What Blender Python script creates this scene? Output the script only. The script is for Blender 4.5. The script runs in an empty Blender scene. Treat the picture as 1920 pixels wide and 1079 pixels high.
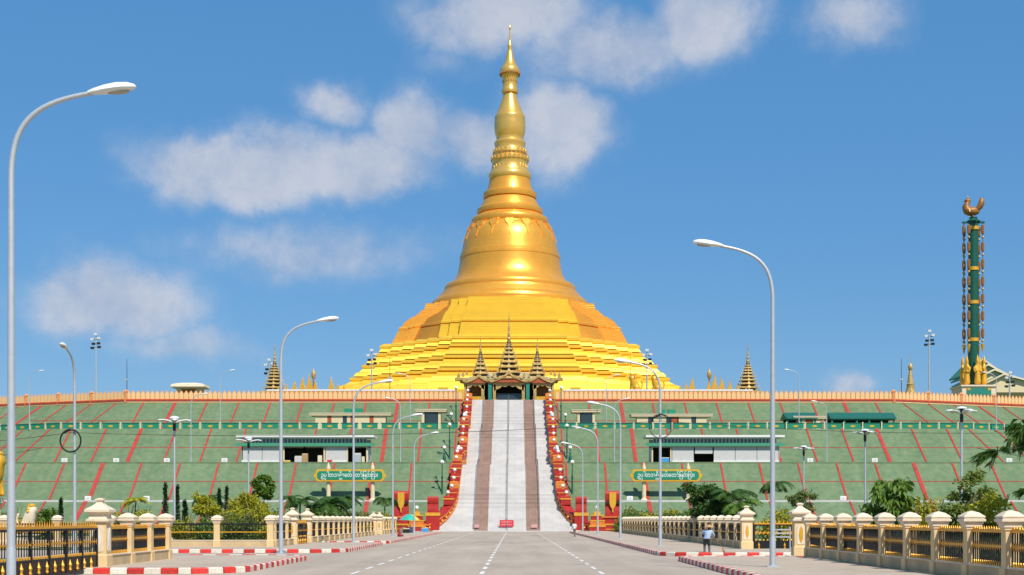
import bpy, bmesh, math, random
from mathutils import Vector, Matrix
R = math.radians
random.seed(7)
sc = bpy.context.scene
C = sc.collection

# ------------------------------------------------------------------ camera
F = 2600.0; CX = 965.0; HY = 973.0; EYE = 2.0      # measured in the 1920 px photograph
cam = bpy.data.cameras.new('camera'); camo = bpy.data.objects.new('camera', cam); C.objects.link(camo)
cam.sensor_width = 36.0; cam.lens = 36.0 * F / 1920.0
cam.shift_x = (960 - CX) / 1920.0; cam.shift_y = (HY - 539.5) / 1920.0
cam.clip_start = 0.5; cam.clip_end = 20000
camo.location = (0, 0, EYE); camo.rotation_euler = (R(90), 0, 0)
sc.camera = camo

def X_(px, D): return (px - CX) * D / F
def Z_(py, D): return EYE + (HY - py) * D / F

# ------------------------------------------------------------------ light
SUN_AZ = R(24); SUN_EL = R(50)                      # behind the camera, to its right
sdir = Vector((math.sin(SUN_AZ) * math.cos(SUN_EL), -math.cos(SUN_AZ) * math.cos(SUN_EL), math.sin(SUN_EL)))
sun = bpy.data.lights.new('sun', 'SUN'); suno = bpy.data.objects.new('sun', sun); C.objects.link(suno)
sun.energy = 4.9; sun.angle = R(0.53); sun.color = (1.0, 0.95, 0.86)
suno.rotation_euler = sdir.to_track_quat('Z', 'Y').to_euler(); suno.location = (60, -80, 120)

world = bpy.data.worlds.new('World'); sc.world = world; world.use_nodes = True
wt = world.node_tree; wn = wt.nodes; wl = wt.links
for n in list(wn): wn.remove(n)
def N(tree, typ, **kw):
    n = tree.nodes.new(typ)
    for k, v in kw.items():
        if k.startswith('i_'): n.inputs[int(k[2:])].default_value = v
        else: setattr(n, k, v)
    return n
def M_(op, a, b=None, c=None, clamp=False, tree=None):
    t = tree or wt
    n = t.nodes.new('ShaderNodeMath'); n.operation = op; n.use_clamp = clamp
    for i, v in enumerate((a, b, c)):
        if v is None: continue
        if isinstance(v, (int, float)): n.inputs[i].default_value = v
        else: t.links.new(v, n.inputs[i])
    return n.outputs[0]
sky = N(wt, 'ShaderNodeTexSky', sky_type='NISHITA', sun_disc=False)
sky.sun_elevation = SUN_EL
sky.sun_rotation = math.atan2(sdir.x, sdir.y)
sky.altitude = 0; sky.air_density = 1.0; sky.dust_density = 0.6; sky.ozone_density = 2.6
tc = N(wt, 'ShaderNodeTexCoord')
nz = N(wt, 'ShaderNodeTexNoise'); nz.inputs['Scale'].default_value = 13.0; nz.inputs['Detail'].default_value = 7; nz.inputs['Roughness'].default_value = 0.6
wl.new(tc.outputs['Generated'], nz.inputs['Vector'])
nz2 = N(wt, 'ShaderNodeTexNoise'); nz2.inputs['Scale'].default_value = 20.0; nz2.inputs['Detail'].default_value = 6; nz2.inputs['Roughness'].default_value = 0.62
wl.new(tc.outputs['Generated'], nz2.inputs['Vector'])
sepn = N(wt, 'ShaderNodeSeparateColor'); wl.new(nz.outputs['Color'], sepn.inputs[0])
sep = N(wt, 'ShaderNodeSeparateXYZ'); wl.new(tc.outputs['Generated'], sep.inputs[0])
az = M_('ARCTAN2', sep.outputs[0], sep.outputs[1])
el = M_('ARCSINE', sep.outputs[2])
az = M_('ADD', az, M_('MULTIPLY', M_('SUBTRACT', sepn.outputs[0], 0.5), 0.075))
el = M_('ADD', el, M_('MULTIPLY', M_('SUBTRACT', sepn.outputs[1], 0.5), 0.055))
def dir_of(px, py):
    v = Vector(((px - CX) / F, 1, (HY - py) / F)).normalized()
    return math.atan2(v.x, v.y), math.asin(v.z)
clouds = [(460,308,225,88,1.0),(650,312,210,86,.95),(780,262,120,95,.85),(905,265,190,85,.7),(1035,235,140,118,.8),(615,195,120,58,.68),
          (580,468,330,84,.56),(210,560,205,98,.85),(330,650,190,62,.52),(950,38,230,84,.8),(1140,92,250,86,.72),(1320,40,140,100,.85),
          (1600,45,165,78,.62),(1605,722,78,44,.6),(870,120,130,60,.35)]
blobs = []
for x, y, rx, ry, w in clouds:
    a, e = dir_of(x, y); blobs.append((a, e, .86 * rx / F, .86 * ry / F, w))
rr = random.Random(3)
for k in range(10):                                 # the same broken cumulus goes on round the whole sky
    a = R(rr.uniform(24, 336)); a = a - 2 * math.pi if a > math.pi else a
    e = R(rr.uniform(5, 50)); s = rr.uniform(.10, .22)
    blobs.append((a, e, s, s * .42, rr.uniform(.5, 1)))
tot = None
for a, e, ra, re, w in blobs:
    dx = M_('MULTIPLY', M_('SUBTRACT', az, a), 1 / ra)
    dy = M_('MULTIPLY', M_('SUBTRACT', el, e), 1 / re)
    d2 = M_('ADD', M_('MULTIPLY', dx, dx), M_('MULTIPLY', dy, dy))
    m = M_('MULTIPLY', M_('EXPONENT', M_('MULTIPLY', d2, -1.1)), w)
    tot = m if tot is None else M_('MAXIMUM', tot, m)
dens = M_('ADD', tot, M_('MULTIPLY', M_('SUBTRACT', nz2.outputs['Fac'], 0.5), 0.62))
mr = N(wt, 'ShaderNodeMapRange', interpolation_type='SMOOTHSTEP'); wl.new(dens, mr.inputs[0])
mr.inputs[1].default_value = 0.10; mr.inputs[2].default_value = 0.74; mr.inputs[3].default_value = 0; mr.inputs[4].default_value = 1
gate_ = M_('MULTIPLY', mr.outputs[0], M_('MULTIPLY', tot, 2.2, clamp=True))
cr = N(wt, 'ShaderNodeValToRGB'); wl.new(nz2.outputs['Fac'], cr.inputs[0])
CLOUD_A = (3.5, 4.05, 5.2, 1); CLOUD_B = (5.2, 5.35, 5.9, 1)
cr.color_ramp.elements[0].position = .35; cr.color_ramp.elements[0].color = CLOUD_A
cr.color_ramp.elements[1].position = .62; cr.color_ramp.elements[1].color = CLOUD_B
mixc = N(wt, 'ShaderNodeMix', data_type='RGBA')
hsv = N(wt, 'ShaderNodeHueSaturation'); hsv.inputs['Saturation'].default_value = 1.24; wl.new(sky.outputs[0], hsv.inputs['Color'])
wl.new(M_('MULTIPLY', gate_, 0.82), mixc.inputs['Factor']); mxs = N(wt, 'ShaderNodeMix', data_type='RGBA'); mxs.inputs['Factor'].default_value = 0.62
wl.new(hsv.outputs[0], mxs.inputs['A']); mxs.inputs['B'].default_value = (0.74, 2.48, 5.20, 1)      # even, slightly cyan midday blue
wl.new(mxs.outputs['Result'], mixc.inputs['A']); wl.new(cr.outputs[0], mixc.inputs['B'])
bg = N(wt, 'ShaderNodeBackground'); bg.inputs['Strength'].default_value = 0.122
wo = N(wt, 'ShaderNodeOutputWorld'); wl.new(mixc.outputs['Result'], bg.inputs['Color']); wl.new(bg.outputs[0], wo.inputs[0])
vs = sc.view_settings
vs.view_transform = 'Standard'; vs.look = 'None'; vs.gamma = 1.0; vs.use_curve_mapping = False; vs.exposure = 0.0

# ------------------------------------------------------------------ materials
def mat(name, col, rough=0.7, metal=0.0, var=0.12, scale=3.0, bump=0.0, bscale=20.0, spec=0.4, col2=None, coord='Object', stretch=None, rand=0.0, big=None, brick=None):
    m = bpy.data.materials.new(name); m.use_nodes = True
    t = m.node_tree; b = t.nodes['Principled BSDF']
    b.inputs['Roughness'].default_value = rough; b.inputs['Metallic'].default_value = metal
    b.inputs['Specular IOR Level'].default_value = spec
    tcn = N(t, 'ShaderNodeTexCoord'); src = tcn.outputs[coord]
    if stretch:
        mp = N(t, 'ShaderNodeMapping'); mp.inputs['Scale'].default_value = stretch; t.links.new(src, mp.inputs[0]); src = mp.outputs[0]
    n1 = N(t, 'ShaderNodeTexNoise'); n1.inputs['Scale'].default_value = scale; n1.inputs['Detail'].default_value = 8; n1.inputs['Roughness'].default_value = .65
    t.links.new(src, n1.inputs['Vector'])
    r = N(t, 'ShaderNodeValToRGB'); t.links.new(n1.outputs['Fac'], r.inputs[0])
    c2 = col2 or tuple(min(1, c * (1 + var)) for c in col)
    c1 = tuple(c * (1 - var) for c in col) if col2 is None else col
    r.color_ramp.elements[0].position = .3; r.color_ramp.elements[0].color = (*c1, 1)
    r.color_ramp.elements[1].position = .7; r.color_ramp.elements[1].color = (*c2, 1)
    out = r.outputs[0]
    if rand:
        oi = N(t, 'ShaderNodeObjectInfo'); hs = N(t, 'ShaderNodeHueSaturation')
        v = M_('ADD', M_('MULTIPLY', oi.outputs['Random'], 2 * rand, tree=t), 1 - rand, tree=t)
        t.links.new(v, hs.inputs['Value']); t.links.new(out, hs.inputs['Color']); out = hs.outputs[0]
    if big:
        nb = N(t, 'ShaderNodeTexNoise'); nb.inputs['Scale'].default_value = big[0]; nb.inputs['Detail'].default_value = 5; nb.inputs['Roughness'].default_value = .6
        mp2 = N(t, 'ShaderNodeMapping'); mp2.inputs['Scale'].default_value = big[2] if len(big) > 2 else (1,1,1)
        t.links.new(tcn.outputs[coord], mp2.inputs[0]); t.links.new(mp2.outputs[0], nb.inputs['Vector'])
        hb = N(t, 'ShaderNodeHueSaturation')
        t.links.new(M_('ADD', M_('MULTIPLY', nb.outputs['Fac'], 4*big[1], tree=t), 1 - 2*big[1], tree=t), hb.inputs['Value'])
        t.links.new(out, hb.inputs['Color']); out = hb.outputs[0]
    if brick:                                        # courses, joints or cladding plates: (kind, width, height, joint, darkness)
        kind, bw, bh, jw, dk = brick
        sp = N(t, 'ShaderNodeSeparateXYZ'); t.links.new(tcn.outputs[coord], sp.inputs[0]); cb_ = N(t, 'ShaderNodeCombineXYZ')
        if kind == 'xy': t.links.new(sp.outputs[0], cb_.inputs[0]); t.links.new(sp.outputs[1], cb_.inputs[1])
        else:
            t.links.new(M_('MULTIPLY', M_('ARCTAN2', sp.outputs[0], sp.outputs[1], tree=t), 20.0, tree=t), cb_.inputs[0]); t.links.new(sp.outputs[2], cb_.inputs[1])
        bt = N(t, 'ShaderNodeTexBrick'); t.links.new(cb_.outputs[0], bt.inputs['Vector'])
        bt.inputs['Scale'].default_value = 1; bt.inputs['Brick Width'].default_value = bw; bt.inputs['Row Height'].default_value = bh; bt.inputs['Mortar Size'].default_value = jw; bt.inputs['Mortar Smooth'].default_value = .4
        bt.inputs['Color1'].default_value = (1,1,1,1); bt.inputs['Color2'].default_value = (1-dk*.55,)*3 + (1,); bt.inputs['Mortar'].default_value = (1-dk*1.6,)*3 + (1,)
        ml = N(t, 'ShaderNodeMix', data_type='RGBA', blend_type='MULTIPLY'); ml.inputs['Factor'].default_value = 1
        t.links.new(out, ml.inputs['A']); t.links.new(bt.outputs['Color'], ml.inputs['B']); out = ml.outputs['Result']
    t.links.new(out, b.inputs['Base Color'])
    if bump:
        n2 = N(t, 'ShaderNodeTexNoise'); n2.inputs['Scale'].default_value = bscale; n2.inputs['Detail'].default_value = 6
        t.links.new(src, n2.inputs['Vector'])
        bp = N(t, 'ShaderNodeBump'); bp.inputs['Strength'].default_value = bump; bp.inputs['Distance'].default_value = .05
        t.links.new(n2.outputs['Fac'], bp.inputs['Height']); t.links.new(bp.outputs[0], b.inputs['Normal'])
    return m

def leafmat(name, c1, c2):
    m = mat(name, c1, rough=.5, col2=c2, scale=2.2, spec=.35)
    t = m.node_tree; b = t.nodes['Principled BSDF']; o = t.nodes['Material Output']
    tr = N(t, 'ShaderNodeBsdfTranslucent'); mx = N(t, 'ShaderNodeMixShader'); mx.inputs[0].default_value = .28
    src = b.inputs['Base Color'].links[0].from_socket
    t.links.new(src, tr.inputs[0]); t.links.new(b.outputs[0], mx.inputs[1]); t.links.new(tr.outputs[0], mx.inputs[2]); t.links.new(mx.outputs[0], o.inputs[0])
    return m

MT = {}
MT['asphalt'] = mat('asphalt', (.425,.345,.268), .9, var=.14, scale=.55, stretch=(1,.07,1), big=(.16,.15,(1,.45,1)), bump=.15, bscale=40, spec=.2)
MT['paving'] = mat('paving', (.49,.39,.295), .85, var=.10, scale=.8, big=(.3,.12), brick=('xy',1.0,1.0,.03,.10), bump=.1, bscale=15, spec=.2)
MT['roadpaint'] = mat('roadpaint', (.74,.71,.64), .7, var=.15, scale=6)
MT['soil'] = mat('soil', (.20,.19,.10), .95, scale=.2, col2=(.10,.15,.045))
MT['lawn'] = mat('lawn', (.06,.11,.03), .95, scale=.5, col2=(.13,.16,.05), bump=.4, bscale=10)
MT['red_kerb'] = mat('red_kerb', (.58,.035,.025), .6, var=.35, scale=9, rand=.22)
MT['white_kerb'] = mat('white_kerb', (.70,.63,.52), .7, var=.22, scale=8, rand=.14)
MT['cream'] = mat('cream', (.74,.53,.27), .75, var=.08, scale=1.5, spec=.25, rand=.05)
MT['cap'] = mat('cap', (.74,.61,.44), .75, var=.10, scale=3, spec=.25, rand=.05)
MT['plinth'] = mat('plinth', (.55,.41,.23), .85, var=.15, scale=1.2, spec=.2)
MT['gold_paint'] = mat('gold_paint', (.75,.36,.03), .45, .35, var=.15, scale=8)
MT['black_iron'] = mat('black_iron', (.012,.012,.014), .5, .2, var=.2)
MT['pole'] = mat('pole', (.50,.53,.55), .45, .35, var=.06, scale=4)
MT['lampwhite'] = mat('lampwhite', (.78,.78,.76), .35, 0, var=.04)
MT['lampglass'] = mat('lampglass', (.42,.38,.30), .25, 0, var=.1)
MT['dark_metal'] = mat('dark_metal', (.03,.035,.04), .5, .3, var=.1)
MT['hill'] = mat('hill', (.102,.182,.094), .95, scale=.9, col2=(.195,.238,.130), big=(.30,.15,(1,.16,.16)), brick=('xy',3.27,1.1,.05,.055), bump=.25, bscale=1.5, spec=.1)
MT['rib'] = mat('rib', (.42,.055,.046), .8, big=(.25,.16), var=.15, scale=1.0, spec=.15)
MT['white'] = mat('white', (.76,.74,.70), .7, var=.07, scale=1.5, spec=.2)
MT['stair_white'] = mat('stair_white', (.585,.56,.53), .8, big=(.2,.09), brick=('xy',2.4,1.15,.06,.10), var=.09, scale=.35, spec=.2, stretch=(1, 2.5, 2.5))
MT['stair_brown'] = mat('stair_brown', (.36,.245,.195), .85, var=.12, scale=.7, big=(.2,.12), brick=('xy',2.2,1.15,.06,.16), spec=.15)
MT['steel'] = mat('steel', (.30,.30,.30), .4, .6, var=.05)
MT['red'] = mat('red', (.40,.024,.018), .5, var=.18, scale=1.5, spec=.35)
MT['orange'] = mat('orange', (.66,.19,.035), .55, var=.14, scale=2, spec=.3)
MT['gold_trim'] = mat('gold_trim', (.80,.42,.04), .4, .3, var=.15, scale=3)
MT['gold_terrace'] = mat('gold_terrace', (.99,.60,.055), .38, .46, brick=('cyl',1.7,.8,.03,.08), var=.05, scale=.35, bump=.06, bscale=.8)
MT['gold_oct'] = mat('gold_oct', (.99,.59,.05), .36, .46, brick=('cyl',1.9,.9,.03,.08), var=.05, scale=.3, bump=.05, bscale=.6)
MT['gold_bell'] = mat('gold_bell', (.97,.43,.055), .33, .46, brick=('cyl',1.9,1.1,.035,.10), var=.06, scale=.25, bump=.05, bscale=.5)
MT['gold_spire'] = mat('gold_spire', (.95,.54,.12), .27, .58, var=.06, scale=1.0)
MT['pavgold'] = mat('pavgold', (.50,.34,.12), .5, .25, var=.45, scale=2.2, spec=.4)
MT['pavroof'] = mat('pavroof', (.42,.36,.22), .6, .1, var=.35, scale=2.0)
MT['pavdark'] = mat('pavdark', (.035,.03,.02), .6)
MT['pavbrown'] = mat('pavbrown', (.33,.14,.035), .5, .2, var=.3, scale=1.5)
MT['pavred'] = mat('pavred', (.40,.09,.03), .5, .1, var=.2, scale=1.5)
MT['teal'] = mat('teal', (.02,.22,.16), .5, var=.12)
MT['green'] = mat('green', (.012,.23,.13), .5, var=.1, scale=2)
MT['dgreen'] = mat('dgreen', (.012,.10,.065), .35, var=.1, scale=2)
MT['glass'] = mat('glass', (.03,.05,.06), .08, 0, var=.2, spec=.6)
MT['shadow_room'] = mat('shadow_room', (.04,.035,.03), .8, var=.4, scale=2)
MT['wallgrey'] = mat('wallgrey', (.56,.54,.53), .8, var=.06, scale=1.5, spec=.2)
MT['wallcream'] = mat('wallcream', (.70,.58,.36), .8, var=.07, scale=1.5, spec=.2)
MT['roofdark'] = mat('roofdark', (.015,.12,.085), .5, var=.15, scale=3)
MT['roofgreen'] = mat('roofgreen', (.05,.22,.13), .55, var=.1, scale=3)
MT['merlon'] = mat('merlon', (.80,.52,.25), .7, var=.07, spec=.2)
MT['merlon_rim'] = mat('merlon_rim', (.66,.27,.10), .7, var=.1, spec=.2)
MT['yellow'] = mat('yellow', (.68,.38,.015), .5, var=.12)
MT['globe'] = mat('globe', (.85,.84,.80), .25, 0, var=.02)
MT['bark'] = mat('bark', (.16,.11,.07), .9, var=.3, scale=6, bump=.5)
MT['black'] = mat('black', (.012,.012,.012), .6)
MT['signred'] = mat('signred', (.62,.045,.06), .5, var=.08)
MT['pink'] = mat('pink', (.60,.32,.30), .6, var=.1)
MT['blueplastic'] = mat('blueplastic', (.06,.30,.62), .4, var=.1)
MT['umb_teal'] = mat('umb_teal', (.03,.42,.30), .6); MT['umb_pink'] = mat('umb_pink', (.62,.20,.28), .6); MT['umb_yellow'] = mat('umb_yellow', (.72,.55,.08), .6)
MT['straw'] = mat('straw', (.42,.27,.12), .8, var=.2, scale=12)
MT['skin'] = mat('skin', (.28,.15,.09), .55)
MT['leaf_dark'] = leafmat('leaf_dark', (.022,.075,.010), (.085,.165,.022))
MT['leaf_mid'] = leafmat('leaf_mid', (.06,.15,.016), (.19,.29,.035))
MT['leaf_yellow'] = leafmat('leaf_yellow', (.26,.29,.014), (.52,.46,.025))
MT['leaf_olive'] = leafmat('leaf_olive', (.075,.13,.02), (.22,.25,.06))
MT['leaf_lime'] = leafmat('leaf_lime', (.10,.17,.02), (.27,.31,.05))
MT['leaf_cypress'] = leafmat('leaf_cypress', (.008,.035,.008), (.03,.07,.015))
MT['flower'] = mat('flower', (.62,.30,.12), .7, var=.5, scale=8)

# ------------------------------------------------------------------ mesh helpers
class MB:
    def __init__(s): s.v = []; s.f = []; s.mi = []; s.m = 0
    def add(s, vs, fs):
        o = len(s.v); s.v += [tuple(p) for p in vs]
        for f in fs: s.f.append(tuple(i + o for i in f)); s.mi.append(s.m)
        return s
    def box(s, x0, x1, y0, y1, z0, z1):
        return s.add([(x0,y0,z0),(x1,y0,z0),(x1,y1,z0),(x0,y1,z0),(x0,y0,z1),(x1,y0,z1),(x1,y1,z1),(x0,y1,z1)],
                     [(0,3,2,1),(4,5,6,7),(0,1,5,4),(1,2,6,5),(2,3,7,6),(3,0,4,7)])
    def cbox(s, c, sx, sy, sz): return s.box(c[0]-sx/2, c[0]+sx/2, c[1]-sy/2, c[1]+sy/2, c[2]-sz/2, c[2]+sz/2)
    def loft(s, rings, cap0=True, cap1=True, closed=True):
        n = len(rings[0]); vs = [p for r in rings for p in r]; fs = []
        for i in range(len(rings) - 1):
            for j in range(n if closed else n - 1):
                k = (j + 1) % n
                fs.append((i*n+j, i*n+k, (i+1)*n+k, (i+1)*n+j))
        if cap0: fs.append(tuple(range(n - 1, -1, -1)))
        if cap1: fs.append(tuple((len(rings)-1)*n + j for j in range(n)))
        return s.add(vs, fs)
    def lathe(s, prof, n=24, c=(0,0,0), cap0=True, cap1=True):
        return s.loft([[(c[0]+r*math.cos(2*math.pi*j/n), c[1]+r*math.sin(2*math.pi*j/n), c[2]+z) for j in range(n)] for r, z in prof], cap0, cap1)
    def sq(s, prof, c=(0,0,0)):            # square section loft: (half, z) or (hx, hy, z)
        rg = []
        for p in prof:
            hx, hy, z = (p[0], p[0], p[1]) if len(p) == 2 else p
            rg.append([(c[0]-hx,c[1]-hy,c[2]+z),(c[0]+hx,c[1]-hy,c[2]+z),(c[0]+hx,c[1]+hy,c[2]+z),(c[0]-hx,c[1]+hy,c[2]+z)])
        return s.loft(rg)
    def tube(s, pts, rad, n=8, cap=True):
        pts = [Vector(p) for p in pts]; m = len(pts)
        rs = rad if isinstance(rad, (list, tuple)) else [rad] * m
        rings = []; up = None
        for i, p in enumerate(pts):
            d = (pts[min(i+1, m-1)] - pts[max(i-1, 0)]).normalized()
            if up is None: up = Vector((1,0,0)) if abs(d.x) < .9 else Vector((0,1,0))
            u = (up - d * up.dot(d)).normalized(); w = d.cross(u); up = u
            rings.append([p + (u*math.cos(2*math.pi*j/n) + w*math.sin(2*math.pi*j/n)) * rs[i] for j in range(n)])
        return s.loft(rings, cap, cap)
    def ball(s, c, rx, ry=None, rz=None, n=12, m=7):
        ry = ry or rx; rz = rz or rx
        return s.loft([[(c[0]+rx*math.sin(t)*math.cos(2*math.pi*j/n), c[1]+ry*math.sin(t)*math.sin(2*math.pi*j/n), c[2]-rz*math.cos(t)) for j in range(n)]
                       for t in [max(.02, math.pi*i/m) if i < m else math.pi-.02 for i in range(m+1)]])
    def prism_y(s, poly, y0, y1):          # polygon in xz, extruded along y
        n = len(poly)
        return s.loft([[(x, y0, z) for x, z in poly], [(x, y1, z) for x, z in poly]])
    def prism_x(s, poly, x0, x1):          # polygon in yz, extruded along x
        return s.loft([[(x0, y, z) for y, z in poly], [(x1, y, z) for y, z in poly]])
    def prism_z(s, poly, z0, z1):
        return s.loft([[(x, y, z0) for x, y in poly], [(x, y, z1) for x, y in poly]])
    def mesh(s, name, mats, smooth=None):
        me = bpy.data.meshes.new(name); me.from_pydata(s.v, [], s.f)
        mats = mats if isinstance(mats, (list, tuple)) else [mats]
        for m in mats: me.materials.append(MT[m] if isinstance(m, str) else m)
        if len(mats) > 1: me.polygons.foreach_set('material_index', s.mi)
        bm = bmesh.new(); bm.from_mesh(me); bmesh.ops.recalc_face_normals(bm, faces=bm.faces); bm.to_mesh(me); bm.free()
        if smooth is not None:
            me.polygons.foreach_set('use_smooth', [True] * len(me.polygons)); me.set_sharp_from_angle(angle=R(smooth))
        me.update(); return me
    def build(s, name, mats, parent=None, smooth=None, loc=None, rz=0, kind=None):
        return ob(name, s.mesh(name, mats, smooth), parent, loc, rz, kind)

def ob(name, me, parent=None, loc=None, rz=0, kind=None, scale=None):
    o = bpy.data.objects.new(name, me); C.objects.link(o)
    if parent: o.parent = parent
    if loc: o.location = loc
    if rz: o.rotation_euler = (0, 0, rz)
    if scale: o.scale = scale
    if kind: o['kind'] = kind
    return o
def tag(o, label, cat, group=None):
    o['label'] = label; o['category'] = cat
    if group: o['group'] = group
    return o
def thing(name, label, cat, loc=(0,0,0), rz=0, group=None):
    return tag(ob(name, None, None, loc, rz), label, cat, group)
def copy_tree(o, parent=None):
    c = o.copy(); C.objects.link(c); c.parent = parent
    for ch in o.children: copy_tree(ch, c)
    return c
ORD = ['nearest', 'second nearest', 'third nearest', 'fourth nearest', 'fifth nearest']
NTH = ['first', 'second', 'third', 'fourth', 'fifth', 'sixth', 'seventh', 'eighth', 'ninth', 'tenth']
AX = -1.2                                            # the pagoda's axis

# ------------------------------------------------------------------ setting: ground, road, pavements
MB().add([(-9000,-3000,-.03),(9000,-3000,-.03),(9000,12000,-.03),(-9000,12000,-.03)], [(0,1,2,3)]).build('ground', 'soil', kind='structure')
MB().add([(-60,-30,0),(60,-30,0),(60,217.5,0),(-60,217.5,0)], [(0,1,2,3)]).build('road', 'asphalt', kind='structure')
LE, RE = -10.1, 7.85                                 # road edges
def lawn(poly): MB().add([(x, y, .006) for x, y in poly], [tuple(range(len(poly)))]).build('garden_lawn', 'lawn', kind='structure')
lawn([(-60,88.3),(-16,88.3),(-16,217.4),(-60,217.4)])
lawn([(-60,30),(-16.2,30),(-16.2,70),(-60,70)])
lawn([(14.3,-30),(60,-30),(60,66.4),(14.3,66.4)])
lawn([(14.3,84),(60,84),(60,217.4),(14.3,217.4)])

ks = MB(); ks.sq([(.31,.125,0),(.31,.125,.17),(.295,.105,.215),(.28,.09,.225)])
ME_RED = ks.mesh('kerb_stone', 'red_kerb'); ME_WHT = ks.mesh('kerb_stone', 'white_kerb')
def pavement(poly, kerbs):
    o = MB().prism_z(poly, 0.001, .205).build('pavement', 'paving', kind='structure')
    for line in kerbs:
        k = 0
        for (x0, y0), (x1, y1) in zip(line[:-1], line[1:]):
            L = math.hypot(x1-x0, y1-y0); n = max(1, round(L / .63)); a = math.atan2(y1-y0, x1-x0)
            for i in range(n):
                t = (i + .5) / n
                ob('kerb_stone', ME_RED if k % 2 else ME_WHT, o, (x0+(x1-x0)*t, y0+(y1-y0)*t, .002+.001*(k % 3)), a, scale=(L/n/.63, 1, 1)); k += 1
    return o
def arc(cx, cy, r, a0, a1, n=6):
    return [(cx + r*math.cos(R(a0+(a1-a0)*i/n)), cy + r*math.sin(R(a0+(a1-a0)*i/n))) for i in range(n+1)]
c = .13
b1 = [(-17.2,50.2)] + arc(LE-2.2, 52.4, 2.2, -90, 0) + arc(LE-2.2, 66.4, 2.2, 0, 90) + [(-16.2,68.6)]
pavement(b1, [[(x + (c if x < -12 else 0), y) for x, y in b1]])
b2 = [(-24,80.8)] + arc(LE-2.5, 83.3, 2.5, -90, 0) + arc(LE-1.5, 104.6, 1.5, 0, 90) + [(-15.3,106.1),(-15.3,88.5),(-24,88.5)]
pavement(b2, [b2[:-3]])
b3 = [(-15.3,110)] + arc(LE-2.2, 112.2, 2.2, -90, 0) + [(LE-.1,190),(-13,200),(-15.3,200)]
pavement(b3, [b3[:9]])
b0 = [(-15.3,-25),(LE,-25)] + arc(LE-2.2, 33.8, 2.2, 0, 90) + [(-15.3,36)]
pavement(b0, [[(LE,10)] + arc(LE-2.2, 33.8, 2.2, 0, 90)])
r0 = [(RE-.3,-25),(13.6,-25),(13.6,66.6)] + arc(RE+1.2, 65.4, 1.2, 90, 180)
pavement(r0, [[(13.2,66.6)] + arc(RE+1.2, 65.4, 1.2, 90, 180) + [(RE-.2,28)]])
r1 = [(21,73.0)] + [(RE+2.5,73.0)] + arc(RE+2.5, 75.5, 2.5, -90, -180)[1:] + [(RE+.05,196),(RE+4,202),(13.6,202),(13.6,83.5),(21,83.5)]
pavement(r1, [r1[:10]])

def dashes(x, d0, d1, ln, gap, label, w=.16):
    t = None; k = 0; d = d0
    me = MB().add([(-w/2,0,0),(w/2,0,0),(w/2,ln,0),(-w/2,ln,0)], [(0,1,2,3)]).mesh('paint_stripe', 'roadpaint')
    t = thing('lane_line', label, 'road marking', (x, d0, .005))
    while d < d1:
        ob('paint_stripe', me, t, (0, d - d0, 0)); d += ln + gap; k += 1
dashes(-1.2, 40, 200, 2.6, 2.4, 'dashed white line down the middle of the road')
dashes(-5.9, 40, 200, 2.6, 2.4, 'dashed white lane line on the left half of the road', .14)
dashes(3.2, 40, 200, 2.6, 2.4, 'dashed white lane line on the right half of the road', .14)

# ------------------------------------------------------------------ the terraced hill
HP = [(217.6,0),(226,4.9),(227.4,4.9),(235.5,11.5),(249,11.5),(259.5,18.8),(273,18.8),(286,26.2)]
CL, CR = -80.0, 78.0                                 # crest corners; beyond them the hill turns back
TA = R(22.5); TN = math.tan(TA / 2)
def hill_pt(u, D):
    """u = position along the crest line (front face between CL and CR, then the turned faces)."""
    d = 286 - D
    if u < CL:
        s = CL - u; n = (-math.sin(TA), -math.cos(TA)); c0 = (CL - s*math.cos(TA), 286 + s*math.sin(TA))
        return c0[0] + n[0]*d, c0[1] + n[1]*d
    if u > CR:
        s = u - CR; n = (math.sin(TA), -math.cos(TA)); c0 = (CR + s*math.cos(TA), 286 + s*math.sin(TA))
        return c0[0] + n[0]*d, c0[1] + n[1]*d
    return u, D
def turned(sg, s_, D):                                # point on a turned face, s_ metres along its crest from the corner
    d = 286 - D; c0 = ((CL if sg < 0 else CR) + sg*s_*math.cos(TA), 286 + s_*math.sin(TA))
    return c0[0] + sg*math.sin(TA)*d, c0[1] - math.cos(TA)*d
def hill_half(us):
    rings = []
    for u in us:
        if u in (CL, CR):
            sg = -1 if u == CL else 1
            ring = [(u + sg*(286-D)*TN, D, z) for D, z in HP]
        else: ring = [(*hill_pt(u, D), z) for D, z in HP]
        ring.append((ring[-1][0], 420, 26.2)); ring.append((ring[-1][0], 420, 0)); rings.append(ring)
    return rings
mb = MB(); mb.loft(hill_half([CL-90, CL, -9.9])); mb.loft(hill_half([7.5, CR, CR+90]))
mb.add([(-10,286,26.2),(7.6,286,26.2),(7.6,420,26.2),(-10,420,26.2)], [(0,1,2,3)])
hill = mb.build('hill', 'hill', kind='structure')

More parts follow.
